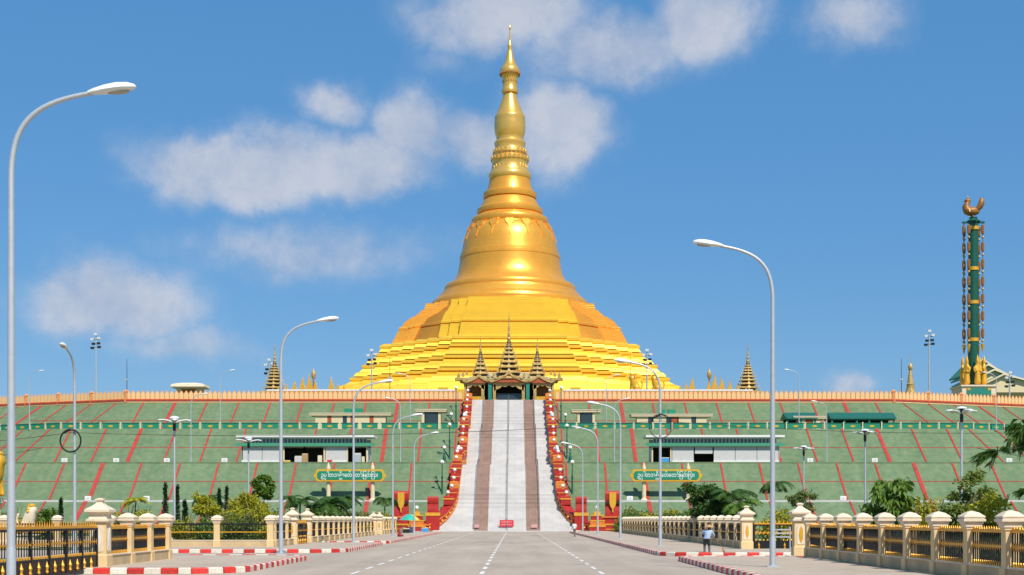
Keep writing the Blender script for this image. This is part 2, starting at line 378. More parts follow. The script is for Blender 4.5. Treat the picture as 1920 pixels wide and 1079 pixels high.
def rib(u0, a, b, w):
    """red raised strip lying on the slope from profile point a to b"""
    mb = MB(); L = math.hypot(b[0]-a[0], b[1]-a[1])
    mb.box(-w/2, w/2, 0, L, -.06, .10)
    return mb.mesh('slope_rib', 'rib'), L
BANDS = [(HP[0],HP[1]), (HP[2],HP[3]), (HP[4],HP[5]), (HP[6],HP[7])]
ribme = {}
for bi, (a, b) in enumerate(BANDS):
    for thick in (0, 1): ribme[bi, thick] = rib(0, a, b, .66 if thick else .31)[0]
rj = random.Random(11)
for bi, (a, b) in enumerate(BANDS):
    ang = math.atan2(b[1]-a[1], b[0]-a[0])
    dt = (286 - b[0]) * TN
    for k in range(-12, 20):                          # front face
        u = -24 + 6.55 * k
        if -10.5 < u < 8.5 or u < CL - dt + .3 or u > CR + dt - .3: continue
        o = ob('slope_rib', ribme[bi, 1 if k % 7 == 0 else 0], hill, (u, a[0], a[1] + .01)); o.rotation_euler = (ang, 0, 0)
    for sg in (-1, 1):                                # turned faces
        for k in range(9):
            x, y = turned(sg, -dt + 2.0 + 6.55*k, a[0])
            if abs(x * F / y) > 1150: continue
            o = ob('slope_rib', ribme[bi, 1 if k % 7 == 3 else 0], hill, (x, y, a[1] + .01)); o.rotation_euler = (ang, 0, sg*TA)
# thin horizontal joints half way up every slope, pale drain kerb along the lowest ledge
for bi, (a, b) in enumerate(BANDS[1:]):
    t = (.5, .48, .38)[bi]; D = a[0] + (b[0]-a[0])*t; z = a[1] + (b[1]-a[1])*t
    for x0, x1 in ((-97, -10.2), (7.9, 96)):
        MB().box(x0, x1, D-.07, D+.07, z-.05, z+.08).build('slope_joint', 'rib', hill)
for x0, x1 in ((-100, -13.5), (11.2, 99)):
    MB().box(x0, x1, 225.7, 226.3, 4.7, 5.02).build('drain_kerb', 'wallgrey', hill)
for x0, x1 in ((-96, -10.2), (7.9, 95)):
    MB().box(x0, x1, 235.3, 235.7, 11.3, 11.62).build('terrace_edge', 'hill', hill)

# white number plaques standing on the terrace edges
def plaque(px, D, z, label):
    x = X_(px, D); t = thing('number_plaque', label, 'plaque', (x, D, z), 0, 'white plaques on the terrace edges')
    MB().sq([(.5,.12,0),(.5,.12,.74),(.46,.09,.8)]).build('plate', 'white', t)
    m = MB(); m.box(-.2, .2, -.126, -.122, .28, .55); m.build('number_patch', 'wallgrey', t)
for i, px in enumerate((121, 218, 313, 421)):
    plaque(px, 236.3, 11.5, f'{NTH[i]} small white plaque from the left on the middle terrace edge, left of the stair')
for i, px in enumerate((1519, 1640, 1892)):
    plaque(px, 236.3, 11.5, f'{NTH[i]} small white plaque on the middle terrace edge, counting rightward from the white shop')
for i, px in enumerate((165, 275)):
    plaque(px, 226.9, 4.9, f'{NTH[i]} small white plaque from the left on the lowest terrace ledge')
for i, px in enumerate((1181, 1581, 1856)):
    plaque(px, 226.9, 4.9, f'{NTH[i]} small white plaque right of the stair on the lowest terrace ledge')

# ------------------------------------------------------------------ the great stair
SP = [(216,0),(219,1.5),(223,3.7),(229,7.2),(236,10.6),(239,11.3),(249.5,11.75),(255,14.9),(261.5,18.6),(264,19.1),(272.5,19.4),(279,23.1),(285,26.4)]
def stair_z(D):
    if D <= SP[0][0]: return 0
    for (d0, z0), (d1, z1) in zip(SP[:-1], SP[1:]):
        if D <= d1: return z0 + (z1-z0)*(D-d0)/(d1-d0)
    return SP[-1][1]
def flare(D):                                         # half width of the outer edge about the axis
    t = max(0, (227 - D) / 11)
    return 7.2 + .45*max(0, (250-D)/25) + 3.4 * t**2.4
stair = thing('grand_staircase', 'wide white and brown staircase climbing the hill to the gate', 'staircase')
def strip(name, m, f0, f1, n=176):
    """stepped strip; f0/f1 give X of its two edges at depth D"""
    mb = MB(); vs = []; fs = []
    Ds = [216 + 69*i/n for i in range(n+1)]
    for i in range(n):
        D0, D1 = Ds[i], Ds[i+1]; z0 = stair_z(D0); z1 = stair_z(D1)
        o = len(vs)
        vs += [(f0(D0),D0,z0),(f1(D0),D0,z0),(f0(D0),D0,z1),(f1(D0),D0,z1),(f0(D1),D1,z1),(f1(D1),D1,z1)]
        fs += [(o,o+1,o+3,o+2),(o+2,o+3,o+5,o+4)]
    mb.add(vs, fs); return mb.build(name, m, stair)
e = .05
strip('marble_steps', 'stair_white', lambda D: AX-3.0, lambda D: AX-e)
strip('marble_steps', 'stair_white', lambda D: AX+e, lambda D: AX+3.0)
strip('brown_steps', 'stair_brown', lambda D: AX-5.2, lambda D: AX-3.0)
strip('brown_steps', 'stair_brown', lambda D: AX+3.0, lambda D: AX+5.2)
strip('outer_steps', 'stair_white', lambda D: AX-flare(D)-.3, lambda D: AX-5.2)
strip('outer_steps', 'stair_white', lambda D: AX+5.2, lambda D: AX+flare(D)+.3)
for xx in (AX, AX-5.15, AX+5.15):
    pts = [(xx, D, stair_z(D)+.95) for D in [216.3+68.5*i/40 for i in range(41)]]
    MB().tube(pts, .05, 6).build('handrail', 'steel', stair)
    me = MB().tube([(0,0,0),(0,0,.95)], .035, 5).mesh('rail_post', 'steel')
    for i in range(24): ob('rail_post', me, stair, (xx, 216.4+2.85*i, stair_z(216.4+2.85*i)))
MB().box(-60, 60, 217.45, 217.55, -.02, .4).build('foot_kerb', 'paving', kind='structure')
MB().box(AX-11.6, AX+11.2, 213.6, 216.02, .002, .12).build('stair_landing', 'stair_white', stair)

# the red and gold balustrades: a stepped wall with blocks, scrolls and globe lamps
gl = MB(); gl.ball((0,0,.62), .30, n=12, m=8); ME_GLOBE = gl.mesh('globe', 'globe', 60)
ME_GPOST = MB().lathe([(.16,0),(.16,.08),(.08,.14),(.07,.30),(.13,.36)], 10).mesh('lamp_stem', 'orange')
bk = MB(); bk.sq([(.80,.95,-.3),(.80,.95,1.0),(.70,.85,1.12)]); ME_BLOCK = bk.mesh('red_block', 'red')
bk = MB(); bk.sq([(.88,1.03,0),(.88,1.03,.16),(.74,.9,.22)]); ME_BAND = bk.mesh('gold_band', 'gold_trim')
bk = MB(); bk.sq([(.75,.62,-.3),(.75,.62,.75),(.55,.45,.9)]); ME_LOW = bk.mesh('orange_block', 'orange'); ME_LOWR = bk.mesh('low_block', 'red')
def scroll_mesh(w, h, name='scroll'):
    """leaning red scroll with a rounded roll on top and a gold shield on its front"""
    prof = [(.55*h*.28,0),(-.30*h*.3,0),(-.30*h*.36,.10*h),(-.20*h*.3,.30*h),(-.12*h*.3,.52*h),(-.30*h*.3,.60*h),(-.36*h*.3,.74*h),(-.34*h*.3,.90*h),(-.15*h*.3,.985*h),(.15*h*.3,h),(.42*h*.3,.96*h),(.5*h*.3,.8*h),(.5*h*.3,.3*h)]
    return MB().prism_x(prof, -w/2, w/2)
def balustrade(sg, label):
    t = thing('stair_balustrade', label, 'balustrade')
    path = []                                         # (x, D) of the wall's centre line
    for i in range(60):
        D = 285 - i * (285-218.2) / 59
        path.append((AX + sg*(flare(D)+1.05), D))
    ex = [(AX+sg*(flare(217)+2.2), 216.6), (AX+sg*13.3, 215.4), (AX+sg*15.6, 214.8), (AX+sg*17.4, 214.6)]
    path += ex
    def ribbon(name, m, off0, off1, h0, h1):
        rings = []
        for i, (x, D) in enumerate(path):
            x0, D0 = path[max(i-1, 0)]; x1, D1 = path[min(i+1, len(path)-1)]
            L = math.hypot(x1-x0, D1-D0); nx, ny = (D1-D0)/L * -1, (x1-x0)/L
            if nx * -sg < 0: nx, ny = -nx, -ny       # towards the stair / towards the camera
            zb = stair_z(D) if i < 60 else 0
            a = (x + nx*off0, D + ny*off0); b = (x + nx*off1, D + ny*off1)
            rings.append([(a[0],a[1],zb+h0),(b[0],b[1],zb+h0),(b[0],b[1],zb+h1),(a[0],a[1],zb+h1)])
        return MB().loft(rings).build(name, m, t)
    ribbon('wall', 'red', -.7, .62, -1.2, 1.05)
    ribbon('lower_trim', 'orange', .60, .74, .05, .38)
    ribbon('upper_trim', 'orange', .60, .76, .92, 1.2)
    ribbon('coping', 'red', -.75, .78, 1.2, 1.36)
    me = MB().lathe([(.16,0),(.16,.1),(.05,.14)], 8).mesh('rosette', 'gold_trim')
    k = 0
    for i in range(2, 64, 1):
        x, D = path[i]
        zb = (stair_z(D) if i < 60 else 0)
        o = ob('rosette', me, t, (x - sg*.64, D - (.1 if i < 58 else .5), zb + .62)); o.rotation_euler = (R(90), 0, R(-60*sg if i < 57 else 0))
    # blocks and lamps up the slope
    D = 222.0; k = 0
    while D < 284:
        i = min(range(60), key=lambda q: abs(path[q][1]-D)); x = path[i][0]; z = stair_z(D) + 1.36
        ph = k % 4
        if ph == 0:
            ob('red_block', ME_BLOCK, t, (x - sg*.02, D, z)); ob('gold_band', ME_BAND, t, (x, D, z+.55))
        else:
            ob('orange_block', ME_LOW if ph == 2 else ME_LOWR, t, (x, D, z)); ob('gold_band', ME_BAND, t, (x, D, z+.30), scale=(.86,.62,.7))
        if ph != 0 or k % 8 == 0:
            zz = z + (1.1 if ph == 0 else .88)
            p = ob('lamp_stem', ME_GPOST, t, (x + sg*.1, D, zz)); ob('globe', ME_GLOBE, p)
        D += 2.35; k += 1
    # stepped base at the foot
    bx = AX + sg*16.6
    m = MB(); m.sq([(2.0,1.2,0),(2.0,1.2,1.0),(1.85,1.1,1.05),(1.85,1.1,2.2)]); m.build('foot_block', 'red', t, loc=(bx, 214.2, 0))
    for z in (.25, 1.0, 2.15):
        m = MB(); m.sq([(2.08,1.28,0),(2.08,1.28,.22)]); m.build('foot_trim', 'orange' if z != 1.0 else 'gold_trim', t, loc=(bx, 214.2, z))
    s1 = scroll_mesh(2.25, 4.1).build('scroll', 'red', t, 30, loc=(AX+sg*16.3, 214.0, 2.2))
    sh = MB(); sh.prism_y([(-.52,3.85),(.52,3.85),(.52,2.65),(.50,2.1),(.34,1.65),(.12,1.35),(.08,.75),(-.08,.75),(-.12,1.35),(-.34,1.65),(-.50,2.1),(-.52,2.65)], -.62, -.42)
    sh.build('gold_shield', 'gold_trim', s1)
    m = MB(); m.box(-1.13, 1.13, -.58, -.30, 2.16, 2.42); m.build('groove', 'dark_metal', s1)
    ix = AX + sg*11.6
    m = MB(); m.sq([(1.05,1.0,0),(1.05,1.0,2.9),(.95,.9,3.0)]); m.build('inner_block', 'red', t, loc=(ix, 217.3, 0))
    m = MB(); m.sq([(1.12,1.07,0),(1.12,1.07,.5)]); m.build('inner_band', 'gold_trim', t, loc=(ix, 217.3, 2.45))
    scroll_mesh(1.75, 2.5).build('scroll', 'red', t, 30, loc=(ix, 217.2, 2.98))
    # pagoda shaped lamp stack between the two
    cx = AX + sg*13.9
    for q, (w, z0, z1, mm) in enumerate(((1.25,0,.75,'red'),(1.3,.75,.95,'gold_trim'),(1.1,.95,1.6,'orange'),(1.16,1.6,1.78,'gold_trim'),(.9,1.78,2.4,'red'),(1.0,2.4,2.58,'gold_trim'),(.5,2.58,3.1,'gold_trim'))):
        m = MB(); m.sq([(w,z0),(w,z1)]); m.build('stack_tier', mm, t, loc=(cx, 213.9, 0))
    p = ob('lamp_stem', ME_GPOST, t, (cx, 213.9, 3.1)); ob('globe', ME_GLOBE, p)
    return t
balustrade(-1, 'red and gold stepped balustrade with globe lamps along the left of the staircase')
balustrade(1, 'red and gold stepped balustrade with globe lamps along the right of the staircase')
# small signs standing on the lowest steps
def stair_sign(px, D, w, h, m, label, z=None):
    z = stair_z(D) if z is None else z
    t = thing('notice_board', label, 'sign', (X_(px, D), D, z))
    MB().box(-w/2, w/2, -.03, .03, .35, .35+h).build('board', m, t)
    for s in (-1, 1): MB().tube([(s*w*.4,0,-.15),(s*w*.4,0,.36)], .03, 6).build('leg', 'steel', t)
    mm = MB()
    rq = random.Random(px)
    for r_ in range(2):
        x = -w*.38
        while x < w*.36:
            l = rq.uniform(.08, .2); mm.box(x, x+l, -.037, -.033, .35+h*(.24+.38*r_), .35+h*(.40+.38*r_)); x += l + .08
    return t, mm
t, mm = stair_sign(950, 216.8, 2.2, 1.05, 'signred', 'red notice board in the middle of the bottom steps'); mm.build('lettering_lines', 'pink', t, kind='stuff')
stair_sign(893, 216.5, .95, .5, 'pink', 'small pink notice at the foot of the left brown steps')
stair_sign(1002, 216.5, .95, .5, 'pink', 'small pink notice at the foot of the right brown steps')

# ------------------------------------------------------------------ crest balustrade with pointed merlons
cb = thing('crest_balustrade', 'cream and red crest wall of pointed merlons along the hilltop', 'balustrade')
mer = [(-.40,0),(.40,0),(.42,.75),(.36,1.1),(.2,1.38),(0,1.62),(-.2,1.38),(-.36,1.1),(-.42,.75)]
ME_MER = MB().prism_y(mer, -.16, .0).mesh('merlon', 'merlon')
ME_MERR = MB().prism_y([(x*1.17, z*1.08) for x, z in mer], -.10, .015).mesh('merlon_rim', 'merlon_rim')
def crest_run(u0, u1, dz):
    p0, p1 = hill_pt(u0, 285.6), hill_pt(u1, 285.6); a = math.atan2(p1[1]-p0[1], p1[0]-p0[0]); L = math.hypot(p1[0]-p0[0], p1[1]-p0[1])
    for nm, m, d0, d1, z0, z1 in (('wall_base','merlon',-.28,.45,-.35,-.02),('red_moulding','rib',-.40,.45,-.02,.28),('gold_moulding','orange',-.34,.45,.28,.42),('backing_wall','orange',.02,.12,.42,1.45)):
        MB().box(0, L, d0, d1, z0, z1).build(nm, m, cb, loc=(p0[0], p0[1], 26.25+dz), rz=a)
    n = max(1, round(L / .985))
    for i in range(n):
        t = (i+.5)/n; loc = (p0[0]+(p1[0]-p0[0])*t, p0[1]+(p1[1]-p0[1])*t, 26.25+dz+.42)
        o = ob('merlon', ME_MER, cb, loc, a); o.scale = (L/n/.985, 1, 1)
        r = ob('merlon_rim', ME_MERR, o)
crest_run(CL, -10.7, 0); crest_run(8.3, CR, 0)
for k in range(4):
    crest_run(CL-8.6*(k+1)+.02, CL-8.6*k-.02, -.0); crest_run(CR+8.6*k+.02, CR+8.6*(k+1)-.02, -.0)
# small stepped corner posts on the turned parts
for k in range(0, 4):
    for u in (CL-8.6*k, CR+8.6*k):
        x, y = hill_pt(u, 285.6); m = MB(); m.sq([(.32,-.35),(.32,1.8),(.4,1.85),(.4,2.0),(.1,2.35)]); m.build('corner_post', 'merlon_rim', cb, loc=(x, y, 26.25))
# second, inner parapet
ip = thing('inner_parapet', 'low cream parapet with orange coping on the platform before the pagoda', 'parapet')
for x0, x1 in ((-52, -12.5), (10.2, 50)):
    MB().box(x0, x1, 291, 291.5, 26.2, 28.8).build('wall', 'merlon', ip); MB().box(x0, x1, 290.9, 291.6, 28.8, 29.15).build('coping', 'white', ip)
    MB().box(x0, x1, 290.93, 290.99, 28.2, 28.55).build('orange_band', 'orange', ip)

# ------------------------------------------------------------------ green railing with yellow diamonds on the upper terrace
gr = thing('terrace_railing', 'green railing of panels with yellow lozenges along the upper terrace', 'railing')
ME_GP = MB().box(-1.5, 1.5, -.06, .06, .12, 1.05).mesh('railing_panel', 'green')
dm = MB(); dm.prism_y([(-.72,.58),(-.3,.40),(0,.34),(.3,.40),(.72,.58),(.3,.76),(0,.82),(-.3,.76)], -.09, -.055); ME_GD = dm.mesh('lozenge', 'yellow')
pp = MB(); pp.sq([(.11,0),(.11,1.15),(.14,1.18),(.14,1.26),(.05,1.32)]); ME_GPO = pp.mesh('railing_post', 'wallcream')
MR_ = MB().box(-1.65, 1.65, -.09, .09, 1.05, 1.2).mesh('top_rail', 'dgreen')
gm = (286-260.2)*TN; spots = []
for u0, u1 in ((CL-gm, -10.4), (8.0, CR+gm)):
    n = round((u1-u0)/3.66)
    spots += [(u0 + (i+.5)*(u1-u0)/n, 260.2, 0) for i in range(n)]
for sg in (-1, 1): spots += [(*turned(sg, -gm + 1.85 + 3.66*i, 260.2), sg*TA) for i in range(9)]
for x, y, rz in spots:
    if True:
        q = ob('railing_panel', ME_GP, gr, (x, y, 18.8), rz); ob('lozenge', ME_GD, q, (0,0,.1), scale=(.8,1,.8))
        ob('top_rail', MR_, gr, (x, y, 18.8), rz)
        dx = 1.83; ob('railing_post', ME_GPO, gr, (x + dx*math.cos(rz), y + dx*math.sin(rz), 18.8), rz)

# ------------------------------------------------------------------ the golden pagoda
PD = 351.0
pg = thing('golden_pagoda', 'huge golden bell shaped pagoda on stepped terraces crowning the hill', 'pagoda', (AX, PD, 0))
def plan(a, n, w=.42):
    if n == 0:                                       # plain diagonals with two small redents at each end
        q = [(.40,-1),(.40,-.945),(.455,-.945),(.455,-.89),(.51,-.89),(.51,-.87),(.87,-.51),(.89,-.51),(.89,-.455),(.945,-.455),(.945,-.40),(1,-.40)]
        return [((px*math.cos(k*math.pi/2) - py*math.sin(k*math.pi/2))*a, (px*math.sin(k*math.pi/2) + py*math.cos(k*math.pi/2))*a) for k in range(4) for px, py in q]
    q = []; s = (1 - w) / n; x, y = w, -1.0
    q.append((x, y))
    for i in range(n):
        y += s; q.append((x, y)); x += s; q.append((x, y))
    pts = []
    for k in range(4):
        c_, s_ = math.cos(k*math.pi/2), math.sin(k*math.pi/2)
        pts += [((px*c_ - py*s_)*a, (px*s_ + py*c_)*a) for px, py in q]
    return pts
def tier(name, prof, n, m, w=.42):
    o = MB().loft([[(x, y, z) for x, y in plan(a, n, w)] for a, z in prof]).build(name, m, pg)
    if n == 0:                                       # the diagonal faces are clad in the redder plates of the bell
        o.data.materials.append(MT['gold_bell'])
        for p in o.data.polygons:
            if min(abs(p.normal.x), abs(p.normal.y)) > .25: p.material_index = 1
    return o
def steps(a0, z0, a1, z1, n):
    o = []
    for i in range(n):
        a = a0 + (a1-a0)*i/n; o += [(a, z0+(z1-z0)*i/n), (a, z0+(z1-z0)*(i+.86)/n)]
    return o
def cornice(a, z, out=.55, h=.8): return [(a, z), (a+out*.8, z+.22), (a+out, z+.25), (a+out, z+h), (a+out*.4, z+h+.12)]
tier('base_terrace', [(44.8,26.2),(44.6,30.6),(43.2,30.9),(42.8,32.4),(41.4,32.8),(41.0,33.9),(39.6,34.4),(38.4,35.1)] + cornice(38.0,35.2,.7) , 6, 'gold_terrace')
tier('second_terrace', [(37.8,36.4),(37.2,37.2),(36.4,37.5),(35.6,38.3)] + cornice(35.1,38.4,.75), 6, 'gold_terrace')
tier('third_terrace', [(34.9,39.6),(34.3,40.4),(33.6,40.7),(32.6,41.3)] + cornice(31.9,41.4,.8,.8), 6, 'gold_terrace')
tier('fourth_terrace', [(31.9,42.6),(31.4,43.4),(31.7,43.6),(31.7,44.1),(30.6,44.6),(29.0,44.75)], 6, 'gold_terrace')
lowp = steps(28.7,44.6,27.0,48.0,7) + [(26.5,48.1),(27.0,48.3),(27.0,48.8),(26.4,49.0)]
upp = steps(26.2,49.0,25.3,50.3,3) + steps(25.2,50.3,23.3,51.6,3) + steps(23.0,51.6,21.0,53.4,4) + steps(20.8,53.4,20.3,55.1,3) + [(20.1,55.3)]
def flare_ring(name, prof): MB().lathe(prof, 96).build(name, 'gold_bell', pg, 30)
flare_ring('lower_flare', lowp); flare_ring('upper_flare', upp)
def axial_panel(prof, k, name):                       # yellow redented panels on the four axes, proud of the round flare
    rings = []
    for a, z in prof:
        w = 13.9 + (a - 20.0) * .33
        d1 = math.sqrt(max(1, a*a - (.70*w)**2)) + .35; d2 = math.sqrt(max(1, a*a - (.86*w)**2)) + .3
        h = [(w, -d2*.80), (w, -d2), (.86*w, -d2), (.86*w, -d1), (.70*w, -d1), (.70*w, -a-.2)]
        pts = [(x, y) for x, y in h] + [(-x, y) for x, y in h[::-1]]
        c_, s_ = math.cos(k*math.pi/2), math.sin(k*math.pi/2)
        rings.append([(x*c_ - y*s_, x*s_ + y*c_, z) for x, y in pts])
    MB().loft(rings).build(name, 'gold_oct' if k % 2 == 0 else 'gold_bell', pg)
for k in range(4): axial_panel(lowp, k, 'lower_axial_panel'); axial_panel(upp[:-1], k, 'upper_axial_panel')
s = .135
def rz_(y, r): return (r*s, EYE + (HY-y)*s)
def ring(name, prof, m='gold_bell', n=96): return MB().lathe([rz_(y, r) for y, r in prof], n).build(name, m, pg, 35)
ring('round_base', [(582,148),(578,149.5),(574,149),(573.4,147),(569,145),(568.5,143),(564,139),(563.5,137),(559,134),(558.5,132),(554,129),(553.5,127),(549,125),(548,122)])
ring('bell_ring', [(549,121),(548,123),(545,123.5),(540,122),(537,119),(536,115)])
ring('bell', [(538,114),(533,108.5),(528,104.5),(520,100),(512,97.5),(502,95.5),(494,94.5),(488,93.8),(487.5,94.6),(483,94.2),(482.4,92.6),(478,92),(477.4,91),(466,88.5),(455,86.6),(445,84),(438,80.5),(432,77.5),(427,73.5),(424,70)])
ring('shoulder_ring', [(425,69),(424,71),(420,72.5),(414,72),(411,70),(409,66)])
ring('band', [(410,65),(406,61),(404,58.8),(403.6,61),(400,62),(395,61.5),(393,59.5),(392,57)])
ring('band', [(393,57),(388,54.5),(380,50.5),(374.5,47),(374,49.4),(371,50.2),(364,49.8),(362,47),(361,44.5)])
ring('band', [(362,44),(356,42.3),(348,40),(341,38.4),(337,38),(336,39)], 'gold_bell')
ring('lotus_band', [(338,38.5),(334,40.2),(329,40),(326,38),(322,36),(316,33.8),(310,32.5),(305,34.2),(302,34.6),(299,32.4),(294,29.6),(290,30.8),(286,30.6),(283,28.8),(277,27.6),(273,29),(269,29.4),(266,27.4)], 'gold_spire')
ring('banana_bud', [(267,26),(263,24.6),(258,25.8),(250,28.4),(240,29.2),(232,29.1),(225,28.3),(222,28.8),(219,28),(216,26),(208,22.4),(199,18.8),(189,15.2),(180,12.6),(176,11.8)], 'gold_spire')
hti = ring('crown_umbrella', [(177,11.6),(175,15.2),(171,15.6),(168,14.8),(166,13.6),(158,13.2),(150,14),(143,15.8),(140,18),(134,18.4),(129,17.4),(125.5,14),(122,12),(116,9.6),(108,7.4),(98,5.2),(91,3.6),(88,4.4),(84,4.0),(82,2.6),(74,1.9),(62,1.1),(57,.8)], 'gold_spire', 40)
ring('diamond_bud', [(58,.5),(55,1.9),(52,2.0),(49,.7),(44,.25),(40,.12)], 'gold_spire', 12)
# dangling rims on the crown
me = MB().lathe([(.05,0),(.16,-.12),(.22,-.5),(.12,-.75),(.02,-.95)], 6).mesh('crown_bell', 'pavbrown')
for k in range(26):
    a = 2*math.pi*k/26; ob('crown_bell', me, hti, (18.2*s*math.cos(a), 18.2*s*math.sin(a), EYE+(HY-136.5)*s))
me = MB().lathe([(.03,0),(.12,-.1),(.15,-.35),(.02,-.6)], 6).mesh('crown_bell', 'pavbrown')
for k in range(18):
    a = 2*math.pi*k/18; ob('crown_bell', me, hti, (13.4*s*math.cos(a), 13.4*s*math.sin(a), EYE+(HY-152)*s)); 
# bell ornaments: pointed drops under the shoulder
dp = MB(); dp.prism_y([(-1.15,0),(-.95,-.9),(-.45,-1.5),(-.16,-2.4),(0,-4.1),(.16,-2.4),(.45,-1.5),(.95,-.9),(1.15,0),(.5,.35),(0,.1),(-.5,.35)], -.22, .3); ME_DROP = dp.mesh('bell_ornament', 'gold_bell')
for k in range(16):
    a = 2*math.pi*k/16; r_ = 75.8*s
    o = ob('bell_ornament', ME_DROP, pg, (r_*math.sin(a), -r_*math.cos(a), EYE+(HY-427)*s)); o.rotation_euler = (R(-22), 0, a)
    o.rotation_mode = 'XYZ'
# lotus petals
for rad, y0, h, n, up in ((33.2,325,1.9,28,1),(33.6,303,1.0,26,-1),(30.2,290,1.1,24,1)):
    me = MB().prism_y([(-.42*1,0),(.42,0),(.46,h*.45),(.25,h*.8),(0,h),(-.25,h*.8),(-.46,h*.45)], -.30, .14).mesh('lotus_petal', 'gold_spire')
    for k in range(n):
        a = 2*math.pi*k/n; o = ob('lotus_petal', me, pg, (rad*s*math.sin(a), -rad*s*math.cos(a), EYE+(HY-y0)*s)); o.rotation_euler = (R(-8*up), 0, a)
# vertical ridge on the front of the octagon, small door openings in the base
for sx in (-1, 1):
    MB().box(sx*14.6-1.15, sx*14.6+1.15, -45.1, -44.4, 26.2, 31.0).build('door_frame', 'gold_terrace', pg); MB().box(sx*14.6-.85, sx*14.6+.85, -45.2, -45.11, 26.2, 30.6).build('doorway', 'glass', pg)

# ------------------------------------------------------------------ tiered spires
def roof_tier_mesh(w, h):
    """one flared square roof with raised leaf points at its corners and middles"""
    mb = MB()
    mb.sq([(w*1.12,0),(w*1.14,h*.10),(w*.92,h*.26),(w*.74,h*.62),(w*.66,h*.66)])
    for sx, sy in ((-1,-1),(1,-1),(1,1),(-1,1)):
        cx, cy = sx*w*1.08, sy*w*1.08; b = w*.13
        mb.add([(cx-b,cy-b,0),(cx+b,cy-b,0),(cx+b,cy+b,0),(cx-b,cy+b,0),(cx+sx*w*.10,cy+sy*w*.10,h*.95)], [(0,1,4),(1,2,4),(2,3,4),(3,0,4),(3,2,1,0)])
    for ax, ay in ((0,-1),(1,0),(0,1),(-1,0)):
        cx, cy = ax*w*1.06, ay*w*1.06; b = w*.30
        p = [(cx-b*abs(ay),cy-b*abs(ax),h*.08),(cx+b*abs(ay),cy+b*abs(ax),h*.08)]
        mb.add([p[0], p[1], (cx*.90,cy*.90,h*1.0), (cx*.80+(p[0][0]-cx)*.5,cy*.80+(p[0][1]-cy)*.5,h*.2), (cx*.80+(p[1][0]-cx)*.5,cy*.80+(p[1][1]-cy)*.5,h*.2)], [(0,1,2),(0,2,3),(1,4,2),(3,2,4),(0,3,4,1)])
    return mb
def tiered_spire(parent, loc, w0, w1, z0, z1, ztip, n, name='spire', m='pavgold'):
    """parent > spire > roof_tier ...: n tiers between z0 and z1 shrinking from w0 to w1, then a finial to ztip"""
    hs = [1 - .055*i for i in range(n)]; S = sum(hs); z = z0
    fin = MB(); H = ztip - z1; r = w1*.75
    fin.lathe([(r,0),(r*1.1,H*.03),(r*.7,H*.06),(r*.95,H*.10),(r*.95,H*.14),(r*.5,H*.18),(r*.75,H*.24),(r*.8,H*.28),(r*.35,H*.34),(r*.5,H*.40),(r*.52,H*.46),(r*.24,H*.56),(r*.2,H*.66),(r*.32,H*.72),(r*.3,H*.78),(r*.08,H*.86),(.03,H)], 10)
    root = fin.build(name, m, parent, 40, loc=(loc[0], loc[1], z1))
    for i in range(n):
        h = (z1-z0)*hs[i]/S; w = w0 + (w1-w0)*(i/(n-1))**.85
        t = roof_tier_mesh(w, h*.95).build('roof_tier', m, root, loc=(0, 0, z - z1))
        b = MB(); b.sq([(w*.70, 0), (w*.66, h*1.06)]); b.m = 0
        b.build('tier_body', 'pavdark', root, loc=(0, 0, z + h*.42 - z1))
        z += h
    return root

# ------------------------------------------------------------------ entrance pavilion at the stair head
GD = 287.0
gp = thing('entrance_pavilion', 'ornate gold gate pavilion with three tiered spires at the stair head', 'pavilion', (AX, GD, 26.4))
def gz(y): return Z_(y, GD) - 26.4
for x in (-9.0,-5.4,-3.0,3.0,5.4,9.0): 
    m = MB(); m.sq([(.42,0),(.42,.35),(.30,.4),(.30,3.3),(.42,3.4),(.42,3.8)]); m.build('column', 'pavgold', gp, loc=(x*1.0, 0, 0))
for x in (-3.9, 3.9):
    m = MB(); m.sq([(.36,0),(.36,3.9)]); m.build('column', 'teal', gp, loc=(x, -.3, 0))
MB().box(-9.3, 9.3, .2, 7, 3.75, 4.3).build('ceiling_beam', 'pavbrown', gp)
MB().box(-9.2, -5.5, 3.2, 3.6, .0, 3.8).build('back_wall', 'pavbrown', gp); MB().box(5.5, 9.2, 3.2, 3.6, .0, 3.8).build('back_wall', 'pavbrown', gp)
MB().box(-9.2, -5.0, -.15, -.05, 0, .9).build('lattice', 'gold_trim', gp); MB().box(5.0, 9.2, -.15, -.05, 0, .9).build('lattice', 'gold_trim', gp)
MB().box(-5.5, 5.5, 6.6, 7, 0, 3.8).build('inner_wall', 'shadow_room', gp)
MB().box(-2.6, 2.6, 1.0, 1.06, 0, 1.6).build('glass_door', 'glass', gp); MB().box(-.04, .04, .93, .99, 0, 1.6).build('door_bar', 'steel', gp)
def arch(x0, x1, z0, z1, nlob):
    n = 40; pts = [(x0, z1), (x0, z0)]
    for i in range(n+1):
        u = i/n; x = x0+.3+(x1-x0-.6)*u
        zz = z0 + .15 + (z1-z0)*.55*math.sin(math.pi*u)**.6 - .28*abs(math.sin(math.pi*u*nlob))
        pts.append((x, zz))
    pts += [(x1, z0), (x1, z1)]
    return MB().prism_y(pts, -.30, -.12)
arch(-3.1, 3.1, 2.0, 3.9, 4).build('cusped_arch', 'pavgold', gp)
arch(-8.9, -5.0, 2.2, 3.9, 3).build('cusped_arch', 'pavgold', gp); arch(5.0, 8.9, 2.2, 3.9, 3).build('cusped_arch', 'pavgold', gp)
